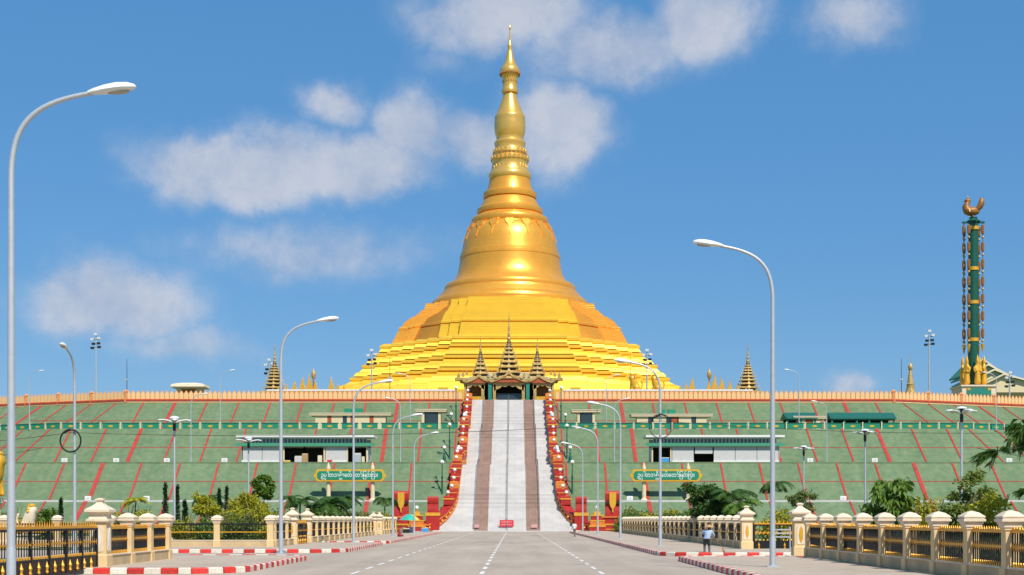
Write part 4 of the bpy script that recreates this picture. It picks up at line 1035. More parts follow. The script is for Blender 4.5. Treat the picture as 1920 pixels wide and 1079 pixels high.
thin_lamp(1868, 262, 698, 18.8, R(180), 'slim white lamp on the upper terrace right of the bird column')
# flower shaped lamps: one pole, four flat white petals
def flower_lamp(px, D, ytop, label, z=0):
    t = thing('flower_lamp', label, 'lamp', (X_(px, D), D, z), group='four headed garden lamps')
    H = Z_(ytop, D) - z; k = D/100
    MB().lathe([(.09,0),(.07,H-.9)], 8).build('pole', 'pole', t, 40); MB().lathe([(.10,0),(.12,.3),(.09,.75),(.2,.85)], 8).build('hub', 'dark_metal', t, 40, loc=(0,0,H-1.0))
    MB().lathe([(.35,0),(.3,.08),(.05,.15)], 10).build('top_cap', 'lampwhite', t, 40, loc=(0,0,H-.12))
    for i, a in enumerate((0, 90, 180, 270)):
        h = MB(); rings = []
        for u, w, zt in ((.12,.08,.0),(.4,.22,.10),(.75,.28,.16),(1.0,.2,.14),(1.12,.03,.12)):
            rings.append([(u, w*math.cos(q), zt + .07*math.sin(q)) for q in [2*math.pi*j/8 for j in range(8)]])
        h.loft(rings).build('lamp_petal', 'lampwhite', t, 50, loc=(0,0,H-.42), rz=R(a+15))
flower_lamp(327, 96, 781, 'four headed garden lamp left of the left shop row'); flower_lamp(466, 122, 820, 'four headed garden lamp before the left end of the left shop row')
flower_lamp(1507, 136, 836, 'four headed garden lamp just right of the right shop row'); flower_lamp(1622, 111, 805, 'four headed garden lamp behind the drooping leaved tree')
flower_lamp(1803, 89, 763, 'four headed garden lamp behind the yellow green tree')
# flood light masts on the platform
def mast(px, D, ytop, label, z=26.2):
    t = thing('floodlight_mast', label, 'floodlight', (X_(px, D), D, z), group='floodlight masts on the hilltop')
    H = Z_(ytop, D) - z
    MB().tube([(0,0,0),(0,0,H)], [.22,.12], 8).build('mast', 'pole', t, 40)
    for x, dz in ((-.75,-1.0),(.75,-.8),(-.5,-2.0),(.6,-1.9),(-.75,-2.9),(.75,-2.7),(0,.1)):
        MB().sq([(.3,.22,0),(.36,.3,.45)]).build('flood_head', 'lampwhite' if dz > -1.5 else 'dark_metal', t, loc=(x, -.2, H+dz))
    MB().box(-.8, .8, -.05, .05, H-2.6, H-2.5).build('cross_arm', 'dark_metal', t); MB().box(-.8, .8, -.05, .05, H-.9, H-.8).build('cross_arm', 'dark_metal', t)
mast(180, 300, 630, 'floodlight mast on the hilltop at the far left'); mast(697, 296, 660, 'floodlight mast before the left terraces of the pagoda')
mast(1213, 296, 660, 'floodlight mast before the right terraces of the pagoda'); mast(1742, 300, 624, 'floodlight mast on the hilltop left of the bird column')
mast(505, 304, 678, 'floodlight mast half hidden behind the left shrine spire'); mast(1893, 300, 702, 'short dark floodlight mast before the temple hall')
def antenna(px, D, y, label):
    t = thing('thin_mast', label, 'mast', (X_(px, D), D, 26.2)); H = Z_(y, D)-26.2
    MB().tube([(0,0,0),(0,0,H)], [.1,.04], 6).build('pole', 'dark_metal', t); MB().box(-.35, .35, -.2, .2, H*.55, H*.55+.3).build('fitting', 'pole', t)
antenna(238, 297, 674, 'thin dark mast on the hilltop left of the domed kiosk'); antenna(731, 294, 670, 'thin dark mast before the left pagoda terraces'); antenna(1182, 294, 668, 'thin dark mast before the right pagoda terraces'); antenna(1690, 300, 672, 'thin dark mast beside the slim stupa')
# dark green ornate posts with one globe beside the stair
def globe_post(px, D, ytop, z, label):
    t = thing('globe_lamp_post', label, 'lamp', (X_(px, D), D, z), group='dark green globe lamps beside the stair'); H = Z_(ytop, D) - z
    MB().lathe([(.55,0),(.5,.3),(.30,.5),(.26,1.2),(.16,1.4),(.12,H*.55),(.2,H*.58),(.10,H*.62),(.08,H-.7),(.22,H-.6)], 10).build('post', 'dgreen', t, 40)
    MB().ball((0,0,H-.32), .34, n=12, m=8).build('globe', 'globe', t, 60)
    MB().tube([(0,0,H*.45),(-.7,0,H*.5),(-1.0,0,H*.56)], .06, 6).build('side_arm', 'dgreen', t); MB().sq([(.28,.2,0),(.15,.1,.35)]).build('arm_floodlight', 'dark_metal', t, loc=(-1.05,0,H*.56))
for px, D, y, z, lb in ((855,276,724,18.8,'highest'),(846,262,774,18.8,'second highest'),(843,251,793,11.5,'third highest'),(833,238,836,11.5,'fourth highest'),(829,229,863,4.9,'lowest')):
    globe_post(px, D, y, z, f'{lb} dark green globe lamp on the terraces left of the stair')
for px, D, y, z, lb in ((1052,276,724,18.8,'highest'),(1060,262,775,18.8,'second highest'),(1063,251,795,11.5,'third highest'),(1069,238,836,11.5,'fourth highest'),(1073,229,863,4.9,'lowest')):
    globe_post(px, D, y, z, f'{lb} dark green globe lamp on the terraces right of the stair')
# cable coils hanging on two poles and the cable strung between them
def coil(px, py, D, r, label, w=.025):
    t = thing('cable_coil', label, 'cable', (X_(px, D), D-.18, Z_(py, D)))
    for k in range(3):
        rr_ = r*(1+.05*math.sin(k*2.1)); o = (k-1)*.03
        MB().tube([(rr_*math.cos(q)*(.97+.02*k), o, rr_*math.sin(q)*1.08) for q in [2*math.pi*i/28 for i in range(29)]], w, 5, False).build('cable_loop', 'black', t)
    MB().tube([(-r*.62,-.02,r*.78),(0,-.04,r*1.07),(r*.45,-.02,r*.97)], .07, 6).build('cable_splice', 'black', t)
coil(134, 827, 83, .62, 'black cable coil on the curved lamp behind the left fence'); coil(1238, 800, 90, .72, 'black cable coil on the second right street lamp', .012)
def cable(p, q, sag, label, r=.014):
    p, q = Vector(p), Vector(q); n = 24
    tag(MB().tube([p.lerp(q, i/n) - Vector((0,0,sag*4*(i/n)*(1-i/n))) for i in range(n+1)], r, 4).build('overhead_cable', 'black'), label, 'cable')
cable((X_(134,83), 82.8, Z_(812,83)), (X_(1238,90), 89.8, Z_(790,90)), .5, 'thin black cable spanning the road between the two coils', .014)
cable((X_(134,83), 82.8, Z_(812,83)), (-42, 78, 6.1), .4, 'thin black cable running left from the left coil')
cable((X_(1238,90), 89.8, Z_(790,90)), (44, 92, 8.1), .6, 'thin black cable running right from the right coil')

# ------------------------------------------------------------------ fences
SPAN = 3.3
ps = MB(); ps.sq([(.235,0),(.235,.40),(.19,.44),(.19,1.46),(.22,1.48),(.22,1.53)])
ME_POST = ps.mesh('post', 'cream')
pp = MB()
for y in (-.219, .219): pp.box(-.12, .12, min(y, y*1.0)-.003, max(y, y)+.003, .60, 1.36)
cp = MB(); cp.sq([(.22,1.53),(.25,1.56),(.25,1.62),(.28,1.66),(.28,1.70)]); ME_NECK = cp.mesh('neck', 'cap')
cp = MB(); cp.sq([(.30,1.70),(.335,1.72),(.335,1.79),(.30,1.80),(.30,1.83),(.325,1.84),(.325,1.87),(.17,1.99),(.03,2.04)]); ME_CAP = cp.mesh('cap', 'cap')
g = MB()
for i in range(17): 
    x = -1.44 + i*.18; g.box(x-.018, x+.018, -.018, .018, .44, 1.52)
ME_GRILLE = g.mesh('grille', 'black_iron')
g = MB(); g.box(-1.47, 1.47, -.05, .05, 1.40, 1.50)
ME_TOPR = g.mesh('top_rail', 'gold_paint'); ME_TOPB = g.mesh('top_rail', 'black_iron'); ME_TOPB2 = MB().box(-1.47,1.47,-.03,.03,.92,.98).mesh('middle_rail', 'gold_paint')
g = MB()
for i in range(14):
    x = -1.36 + i*.209; g.add([(x-.07,-.02,1.50),(x+.07,-.02,1.50),(x+.07,.02,1.50),(x-.07,.02,1.50),(x,0,1.60)], [(0,1,4),(1,2,4),(2,3,4),(3,0,4)])
ME_SPK = g.mesh('spear_row', 'gold_paint')
g = MB(); g.box(-1.47, 1.47, -.04, .04, .97, 1.04)
for i in range(16):
    x = -1.38 + i*.184; g.add([(x-.05,-.03,1.0),(x+.05,-.03,1.0),(x,0,1.15),(x,0,.86),(x-.05,.03,1.0),(x+.05,.03,1.0)], [(0,1,2),(1,0,3),(4,5,2),(5,4,3)])
ME_MIDR = g.mesh('middle_rail', 'gold_paint')
g = MB()
for i in range(16):
    x = -1.38+i*.184; g.sq([(.035,.44),(.035,.53),(.01,.58)], (x,0,0))
ME_DOTS = g.mesh('foot_beads', 'gold_paint')
def fence(x, y, rz, n, span, label, first=True, last=True, z=.2, mat_plinth='plinth', plain=False):
    """a run of n panels from (x, y) along direction rz"""
    t = thing('fence', label, 'fence', (x, y, z), rz)
    L = n*span
    MB().box(0, L, -.17, .17, 0, .40).build('plinth', mat_plinth, t); MB().box(0, L, -.2, .2, .40, .445).build('plinth_coping', 'cap', t)
    for i in range(n+1):
        if (i == 0 and not first) or (i == n and not last): continue
        p = ob('post', ME_POST, t, (i*span, 0, 0)); ob('neck', ME_NECK, p); ob('cap', ME_CAP, p)
    s_ = (span-.36)/2.94
    for i in range(n):
        c_ = (i+.5)*span
        for nm, me in (('grille',ME_GRILLE),('top_rail',ME_TOPB if plain else ME_TOPR),('middle_rail',ME_TOPB2 if plain else ME_MIDR)):
            ob(nm, me, t, (c_, 0, 0), scale=(s_,1,1))
        if plain: continue
        ob('spear_row', ME_SPK, t, (c_, 0, 0), scale=(s_,1,1), kind='stuff'); ob('foot_beads', ME_DOTS, t, (c_, 0, 0), scale=(s_,1,1), kind='stuff')
    return t
def pier(x, y, label, orn='gold_trim', s=1.0, z=.2):
    t = thing('gate_pier', label, 'pier', (x, y, z))
    MB().sq([(.43,0),(.43,.42),(.38,.46),(.38,1.60),(.36,1.62)]).build('shaft', 'cream', t)
    for a in range(4):
        m = MB(); m.prism_y([(-.25,.62),(-.19,.56),(.19,.56),(.25,.62),(.25,1.46),(.19,1.52),(-.19,1.52),(-.25,1.46)], -.40, -.375)
        pn = m.build('panel', 'cap', t, rz=math.pi/2*a)
        MB().prism_y([(0,.62),(.09,.8),(.12,1.04),(.09,1.28),(0,1.46),(-.09,1.28),(-.12,1.04),(-.09,.8)], -.425, -.401).build('lozenge', orn, pn)
    MB().sq([(.36,1.62),(.42,1.66),(.50,1.70),(.50,1.78),(.40,1.81),(.38,1.95),(.44,2.0)]).build('lower_cornice', 'cap', t)
    MB().sq([(.44,2.0),(.55,2.05),(.55,2.14),(.44,2.2),(.26,2.30),(.15,2.38),(.13,2.46),(.19,2.49),(.19,2.54),(.05,2.58)]).build('finial', 'cap', t)
    for ch in t.children: ch.scale = (.84,.84,1)
    return t
FL, FR = -15.6, 13.9
fence(FL, 52.9, R(90), 3, 3.05, 'short cream fence with gold rails between the left gate pier and the side street', first=False)
pier(FL, 52.2, 'cream gate pier with white lozenge beside the black gate', 'white')
fence(-19.0, 88.6, math.pi, 8, 3.4, 'low cream fence facing the camera behind the left side street', last=False, plain=True)
fence(FL, 88.6, math.pi, 1, 3.4, 'single cream fence bay at the corner facing the left side street', last=False, plain=True)
fence(FL, 88.6+1.0, R(90), 3, 2.4, 'cream fence of close posts running up to the left side gate', first=True, last=False, plain=True)
pier(FL, 97.4, 'cream gate pier with white finial on the near side of the left side gate'); pier(FL, 104.4, 'cream gate pier with gold lozenge on the far side of the left side gate')
fence(FL, 105.2, R(90), 14, 3.4, 'long cream fence receding along the left pavement towards the stair', first=False, last=False, plain=True)
pier(FL, 153.4, 'distant cream pier at the end of the long left fence'); pier(FL, 160, 'farthest cream pier of the left pavement near the stair')
fence(FL, 160.8, R(90), 6, 3.3, 'last short cream fence on the left pavement before the stair', first=False)
fence(FR, 32.3, R(90), 10, 3.3, 'cream fence with gold rails and broad caps on the near right pavement', first=True, last=True)
pier(FR, 67.6, 'cream gate pier at the far end of the near right fence')
pier(FR-.1, 82.6, 'cream gate pier with gold lozenge at the near end of the far right fence')
fence(FR, 83.4, R(90), 28, 3.3, 'long cream fence receding along the right pavement towards the stair', first=False, plain=True)
fence(-40, 122, 0, 7, 3.3, 'distant cream fence with dark rails inside the left garden', z=0, plain=True)

# ------------------------------------------------------------------ black and gold gates
def gate(x, y, rz, L, label, z=0.0):
    t = thing('iron_gate', label, 'gate', (x, y, z), rz)
    MB().box(0, L, -.05, .05, .06, .14).build('bottom_rail', 'black_iron', t); MB().box(0, L, -.045, .045, 1.58, 1.66).build('upper_rail', 'black_iron', t)
    MB().box(0, L, -.03, .03, .14, .62).build('kick_panel', 'black_iron', t); MB().box(0, L, -.06, .06, 1.66, 1.74).build('gold_rail', 'gold_paint', t)
    MB().box(0, L, -.045, .045, .62, .67).build('lower_rail', 'black_iron', t)
    n = round(L/1.7); me = MB().box(-.055, .055, -.055, .055, .05, 1.66).mesh('stile', 'black_iron')
    for i in range(n+1): ob('stile', me, t, (i*L/n, 0, 0))
    g = MB(); b = MB(); d = MB(); k = int(L/.24)
    for i in range(k):
        xx = (i+.5)*L/k; g.box(xx-.014, xx+.014, -.014, .014, .66, 1.6)
        b.add([(xx-.03,-.02,1.74),(xx+.03,-.02,1.74),(xx+.03,.02,1.74),(xx-.03,.02,1.74),(xx,0,1.93+.05*(i%2))], [(0,1,4),(1,2,4),(2,3,4),(3,0,4)])
        d.sq([(.028,.67),(.028,.74),(.008,.78)], (xx, 0, 0))
    g.build('bar_row', 'black_iron', t, kind='stuff'); b.build('spear_row', 'gold_paint', t, kind='stuff'); d.build('bead_row', 'gold_paint', t, kind='stuff')
    m = MB(); m.box(0, L, -.035, .035, 1.13, 1.18)
    for i in range(k//1):
        xx = (i+.5)*L/k; m.add([(xx-.05,-.05,1.15),(xx+.05,-.05,1.15),(xx+.03,-.05,1.30),(xx-.03,-.05,1.02)], [(0,1,2),(1,0,3)])
    m.build('scroll_band', 'gold_paint', t)
    me = MB().lathe([(.02,0),(.07,.06),(.04,.15),(.075,.24),(.035,.33),(.01,.42)], 8).mesh('gold_drop', 'gold_paint', 40)
    for i in range(int(L/.8)): ob('gold_drop', me, t, (.3+i*.8, -.05, .16)); 
gate(FL, 39.4, R(90), 12.3, 'black iron gate with gold bands left of the cream gate pier')
gate(FL, 98, R(90), 5.8, 'dark gate with gold rails between the two left piers')
gate(FR+.45, 83.2, R(8), 6.4, 'open black and gold gate leaf standing behind the right lamp')
# pale blue rail frame beside the right gate
t = thing('barrier_frame', 'pale blue metal barrier frame inside the right gateway', 'barrier', (X_(1467, 76), 76, .0))
for x in (-.42, .42): MB().tube([(x,0,0),(x,0,1.55)], .035, 8).build('leg', 'pole', t)
for z in (1.0, 1.2, 1.4): MB().box(-.42, .42, -.02, .02, z-.035, z+.035).build('slat', 'pole', t)

# ------------------------------------------------------------------ vegetation
def leaf_cloud(mb, rg, c, rx, ry, rz, n, L, W, droop=.25, shell=.55):
    for i in range(n):
        v = Vector((rg.gauss(0,1), rg.gauss(0,1), rg.gauss(0,1))).normalized() * (shell + (1-shell)*rg.random())
        p = Vector((c[0]+v.x*rx, c[1]+v.y*ry, c[2]+v.z*rz))
        d = Vector((v.x + rg.uniform(-.8,.8), v.y + rg.uniform(-.8,.8), v.z*.5 + rg.uniform(-.6,.5) - droop)).normalized()
        s_ = d.cross(Vector((rg.uniform(-1,1), rg.uniform(-1,1), rg.uniform(.2,1)))).normalized()
        l = L*rg.uniform(.6,1.25); w = W*rg.uniform(.6,1.2)
        nrm = d.cross(s_) * (w*.25)
        mb.add([p, p+d*l*.5+s_*w*.5+nrm, p+d*l-Vector((0,0,l*droop*.5)), p+d*l*.5-s_*w*.5+nrm], [(0,1,2),(0,2,3)])
def trunk_with_limbs(mb, rg, H, h0, r, spread, n=6):
    top = Vector((rg.uniform(-.15,.15)*H*.3, rg.uniform(-.1,.1), H))
    mb.tube([(0,0,0), (top.x*.3, top.y*.3, H*.35), (top.x*.7, top.y*.7, H*.7), tuple(top)], [r, r*.8, r*.55, r*.25], 8)
    tips = [top]
    for i in range(n):
        a = 2*math.pi*i/n + rg.uniform(-.4,.4); z = h0 + (H-h0)*rg.uniform(.0,.8); q = Vector((top.x*z/H, top.y*z/H, z))
        L = spread*rg.uniform(.6,1.0); e_ = q + Vector((L*math.cos(a), L*math.sin(a), L*rg.uniform(.25,.8)))
        mb.tube([q, q.lerp(e_, .5)+Vector((0,0,-.05*L)), e_], [r*.45, r*.3, r*.12], 6); tips.append(e_)
    return tips
def tree(x, D, H, spread, label, leaf='leaf_dark', L=.4, W=.14, dens=1.0, h0=.35, seed=1, name='broadleaf_tree', droop=.4, r=.08):
    rg = random.Random(seed); t = thing(name, label, 'tree', (x, D, 0))
    tk = MB(); tips = trunk_with_limbs(tk, rg, H*.86, H*h0, r, spread*.8, 9); tk.build('trunk', 'bark', t, 60)
    cr_ = MB()
    for p in tips:
        for k in range(3):
            c_ = p + Vector((rg.uniform(-1,1), rg.uniform(-1,1), rg.uniform(-.7,.6)))*spread*.28
            s_ = spread*rg.uniform(.20,.36)
            leaf_cloud(cr_, rg, c_, s_, s_, s_*.75, int(95*dens), L, W, droop, .3)
    cr_.build('crown', leaf, t); return t
def bush(x, D, w, h, label, leaf='leaf_mid', L=.22, W=.1, n=1400, seed=1, d=None, cat='bush', name='bush', z=0):
    rg = random.Random(seed); t = thing(name, label, cat, (x, D, z)); d = d or w
    st = MB()
    for i in range(5):
        a = rg.uniform(0, 6.28); st.tube([(0,0,0),(w*.12*math.cos(a),d*.12*math.sin(a),h*.4),(w*.3*math.cos(a),d*.3*math.sin(a),h*.75)], [.05,.03,.012], 5)
    st.build('stem', 'bark', t)
    m = MB(); k = max(6, int(n/170))
    for i in range(k):
        u = rg.uniform(-1,1); v = rg.uniform(-1,1)
        cz = h*(.28 + .42*rg.random()) * (1-.35*abs(u)); s_ = min(w*.26, h*.33)*rg.uniform(.7,1.15)
        leaf_cloud(m, rg, (u*w*.36, v*d*.36, cz), s_, s_, s_*.85, n//k, L, W, .15, .45)
    m.build('foliage', leaf, t); return t
def cypress(x, D, H, w, label, seed=1):
    rg = random.Random(seed); t = thing('cypress_tree', label, 'tree', (x, D, 0), group='slim cypresses in the left garden')
    MB().tube([(0,0,0),(0,0,H*.9)], [.07,.02], 6).build('trunk', 'bark', t); m = MB()
    for i in range(34):
        u = i/33; r_ = w*(.35+.65*math.sin(math.pi*min(1,u*.85+.12)))*(1-u*.55)
        leaf_cloud(m, rg, (rg.uniform(-.1,.1)*w, rg.uniform(-.1,.1)*w, H*(.06+.93*u)), r_*.6, r_*.6, H*.04, 50, .16, .06, -.6, .4)
    m.build('crown', 'leaf_cypress', t)
def palm(x, D, H, R_, label, leaf='leaf_mid', n=14, seed=1, trunk=.09, up=.5, cat='palm', name='palm', dens=22, wl=.34, z=0):
    rg = random.Random(seed); t = thing(name, label, cat, (x, D, z))
    tk = MB(); k = 7; tk.tube([(.05*math.sin(i), 0, H*i/k) for i in range(k+1)], [trunk*(1.25-.4*i/k + (.06 if i % 2 else 0)) for i in range(k+1)], 8); tk.build('trunk', 'bark', t, 50)
    m = MB()
    for i in range(n):
        a = 2*math.pi*i/n + rg.uniform(-.2,.2); e0 = rg.uniform(.0, 1.15)*up + .12; Lf = R_*rg.uniform(.85,1.15)
        pts = []; p = Vector((0,0,H)); el_ = e0
        for q in range(9):
            pts.append(p.copy()); p = p + Vector((math.cos(a)*math.cos(el_), math.sin(a)*math.cos(el_), math.sin(el_)))*Lf/8; el_ -= (.16+.10*q/8)*1.15
        m.tube(pts, [.03*(1-.09*q) for q in range(9)], 4)
        for q in range(dens):
            u = (q+1)/(dens+1)*8; j = int(u); base = pts[j].lerp(pts[min(j+1,8)], u-j); dv = (pts[min(j+1,8)]-pts[j]).normalized()
            sd = dv.cross(Vector((0,0,1))).normalized(); wl_ = R_*wl*math.sin(math.pi*min(.97,(q+2)/(dens+2)))**.6
            for sg in (-1, 1):
                tip = base + (sd*sg*.85 + dv*.55 + Vector((0,0,-.28+rg.uniform(-.15,.1))))*wl_
                wd = dv*(R_*.028); m.add([base-wd, base+wd, base.lerp(tip,.6)+wd*.6, tip, base.lerp(tip,.6)-wd*.6], [(0,1,2,3,4)])
    m.build('crown', leaf, t)
GR = random.Random(5)
_bush, _palm = bush, palm
def behind(x, D):                                    # keep plants inside the gardens, behind the fences
    px = CX + x*F/D
    if x < 0 and 66 < D < 94: D = 96.0; return X_(px, D), D
    if 0 > x > -17.4 and D > 85: D2 = -17.4*F/(px-CX); return X_(px, D2), D2
    if 0 < x < 16.2 and D > 68: D2 = 16.2*F/(px-CX); return X_(px, D2), D2
    return x, D
def f_l(x, D): return 1.25*behind(x, D)[1]/D
def bush(x, D, w, h, *a, **k):
    k['L'] = k.get('L', .22)*f_l(x, D); k['W'] = k.get('W', .1)*f_l(x, D)*1.15; k['n'] = int(k.get('n', 1400)*1.35)
    x2, D2 = behind(x, D); f_ = D2/D; return _bush(x2, D2, w*f_*1.25, ((h-2)*f_+2)*1.32 if h > 1.2 else h*1.2, *a, **k)
def palm(x, D, H, R_, *a, **k):
    x2, D2 = behind(x, D); f_ = D2/D; return _palm(x2, D2, (H-2)*f_+2.1, R_*f_*1.3, *a, **k)
for i, (px, y, D, lb) in enumerate(((310,908,118,'tallest slim dark cypress left of the nearest cypress pair'),(332,912,116,'slim cypress right beside the tallest one behind the garden lamp'),(411,919,124,'left cypress of the pair beyond the yellow tree'),(425,915,124,'right cypress of the pair beyond the yellow tree'),(114,936,126,'small lone cypress behind the left gate'),(347,941,112,'short cypress right of the garden lamp pole'))):
    cypress(X_(px, D), D, Z_(y, D), .55, lb, i+1)
# yellow green palms and shrubs of the left garden
tree(X_(384,104), 104, Z_(926,104), 1.15, 'yellow green small tree behind the low left fence', 'leaf_yellow', .26, .12, .95, .5, 2, r=.06, droop=.1)
tree(X_(462,112), 112, Z_(928,112), 1.5, 'broad yellow tree behind the left fence corner', 'leaf_yellow', .28, .13, 1.1, .5, 3, r=.06, droop=.1)
tree(X_(497,128), 128, Z_(876,128), .95, 'taller round crowned green tree behind the left fence', 'leaf_mid', .32, .2, .8, .55, 4, r=.06, droop=.2)
palm(X_(392,140), 140, Z_(934,140), 1.6, 'dark feathery palm behind the yellow small tree', 'leaf_dark', 12, 5, .08, .4)
bush(X_(482,106), 106, 2.3, Z_(940,106), 'big rounded golden yellow bush beside the street lamp', 'leaf_yellow', n=2600, seed=6)
bush(X_(443,108), 108, 2.2, Z_(944,108), 'golden bush left of the big rounded one', 'leaf_yellow', n=1800, seed=7)
bush(X_(235,76), 76, 1.3, Z_(946,76), 'yellow green bush behind the short left fence', 'leaf_yellow', n=1200, seed=8, L=.18)
bush(X_(268,76), 76, 1.3, Z_(948,76), 'second yellow green bush behind the short left fence', 'leaf_yellow', n=1200, seed=9, L=.18)
palm(X_(254,75.5), 75.5, Z_(944,75), .7, 'little fan palm between two yellow bushes', 'leaf_yellow', 12, 10, .05, .9)
bush(X_(95,85), 85, 1.5, Z_(952,85), 'green rounded bush behind the left gate', 'leaf_mid', n=1300, seed=11)
bush(X_(75,88), 88, 1.6, Z_(958,88), 'olive bush beside the lion statue', 'leaf_olive', n=1200, seed=12)
bush(X_(28,88), 88, 1.7, Z_(950,88), 'yellow green bush at the left picture edge', 'leaf_yellow', n=1300, seed=13)
bush(X_(350,92.5), 92.5, 1.6, 1.05, 'low flowering shrub behind the low left fence', 'leaf_yellow', n=900, seed=14, L=.14)
bush(X_(400,92.5), 92.5, 1.7, .95, 'low olive shrub behind the low left fence', 'leaf_olive', n=900, seed=15, L=.14)
bush(X_(455,92), 92, 1.6, 1.0, 'low shrub at the corner of the low left fence', 'leaf_olive', n=900, seed=16, L=.14)
palm(X_(563,124), 124, Z_(943,124), 1.5, 'dark leaning palm behind the left side gate', 'leaf_dark', 13, 17, .08, .6)
palm(X_(615,122), 122, Z_(950,122), 1.9, 'large dark palm below the left sign', 'leaf_dark', 18, 18, .11, .75)
palm(X_(640,132), 132, Z_(942,132), 1.9, 'dark palm right of the large one below the left sign', 'leaf_dark', 16, 19, .1, .7)
bush(X_(612,118), 118, 2.6, Z_(952,118), 'bright green bush below the dark palms', 'leaf_mid', n=2200, seed=20)
bush(X_(655,130), 130, 2.6, Z_(957,130), 'grey green shrub right of the dark palms', 'leaf_olive', n=1800, seed=21)
bush(X_(693,145), 145, 3.0, Z_(955,145), 'olive shrub behind the far left fence', 'leaf_olive', n=1800, seed=22)
bush(X_(718,158), 158, 2.4, Z_(958,158), 'yellowish shrub nearest the left stair foot', 'leaf_yellow', n=1200, seed=23)
palm(X_(722,205), 205, Z_(938,205), 1.9, 'small dark palm left of the red scroll', 'leaf_dark', 12, 24, .1, .4)
palm(X_(545,118), 118, Z_(938,118), 1.0, 'small dark palm beside the second left lamp', 'leaf_dark', 11, 25, .07, .6)
bush(X_(525,110), 110, 2.4, Z_(958,110), 'mid green bush behind the close fence posts', 'leaf_mid', n=1600, seed=26)
# right garden
bush(X_(1195,150), 150, 3.2, Z_(953,150), 'dark shrub just right of the third right lamp', 'leaf_mid', n=1900, seed=31)
bush(X_(1222,140), 140, 2.6, Z_(960,140), 'yellow green low shrub behind the far right fence', 'leaf_yellow', n=1400, seed=32)
tree(X_(1330,106), 106, Z_(897,106), 1.75, 'dark magnolia like tree below the right sign', 'leaf_dark', .36, .16, 1.3, .35, 33)
palm(X_(1373,98), 98, Z_(935,98), 1.5, 'drooping dark green palm left of the near right lamp', 'leaf_dark', 17, 34, .1, .75)
palm(X_(1388,94), 94, Z_(952,94), 1.35, 'bright green palm behind the gold lozenge pier', 'leaf_mid', 15, 35, .09, .8)
palm(X_(1452,108), 108, Z_(910,108), 1.25, 'slim palm half hidden by the near right lamp', 'leaf_dark', 11, 36, .09, .35)
bush(X_(1272,118), 118, 2.7, Z_(952,118), 'dark green shrub left of the magnolia like tree', 'leaf_dark', n=2000, seed=37)
bush(X_(1300,104), 104, 2.4, Z_(957,104), 'green rounded shrub in front of the magnolia like tree', 'leaf_mid', n=1900, seed=38)
bush(X_(1258,108), 108, 2.0, Z_(961,108), 'yellow green shrub under the right sign', 'leaf_yellow', n=1300, seed=39)
bush(X_(1340,96), 96, 1.9, Z_(959,96), 'dark shrub left of the gold lozenge pier', 'leaf_dark', n=1600, seed=40)
tree(X_(1503,100), 100, Z_(912,100), 1.0, 'thin light green young tree above the right gate pier', 'leaf_olive', .22, .10, .55, .45, 41, r=.05)
bush(X_(1470,98), 98, 2.4, Z_(948,98), 'olive yellow bush beside the right gateway', 'leaf_yellow', n=1800, seed=42)
cyp = None
tree(X_(1672,57), 57, Z_(883,57), .98, 'green tree with drooping leaves behind the near right fence', 'leaf_mid', .38, .16, .34, .45, 43, droop=.65, r=.045)
tree(X_(1822,55), 55, Z_(872,55), 1.25, 'light yellow green bushy tree behind the near right fence', 'leaf_lime', .17, .10, 1.6, .25, 44, droop=.2, r=.045)
bush(X_(1745,56), 56, 1.9, Z_(952,56)*1.15, 'yellow shrub between the two near right trees', 'leaf_yellow', n=1500, seed=45, L=.16)
bush(X_(1860,50), 50, 1.7, Z_(945,50)*1.15, 'yellow green shrub under the bushy near right tree', 'leaf_yellow', n=1500, seed=46, L=.15)
bush(X_(1640,60), 60, 1.8, Z_(958,60)*1.12, 'olive shrub under the drooping leaved tree', 'leaf_olive', n=1200, seed=47, L=.15)
bush(X_(1905,52), 52, 1.2, Z_(955,52), 'green shrub at the right picture edge', 'leaf_mid', n=1200, seed=48, L=.15)
# conifer behind the near right fence
rgx = random.Random(9)
# hedge of dark shrubs just behind the right fence
for i in range(8):
    _bush(15.3, 39.5 + i*3.45, 1.7, 1.55, f'{NTH[i]} dark hedge shrub behind the near right fence, counted from the camera', 'leaf_dark', n=900, seed=60+i, d=3.3, L=.2, W=.1, name='hedge_shrub', cat='hedge')
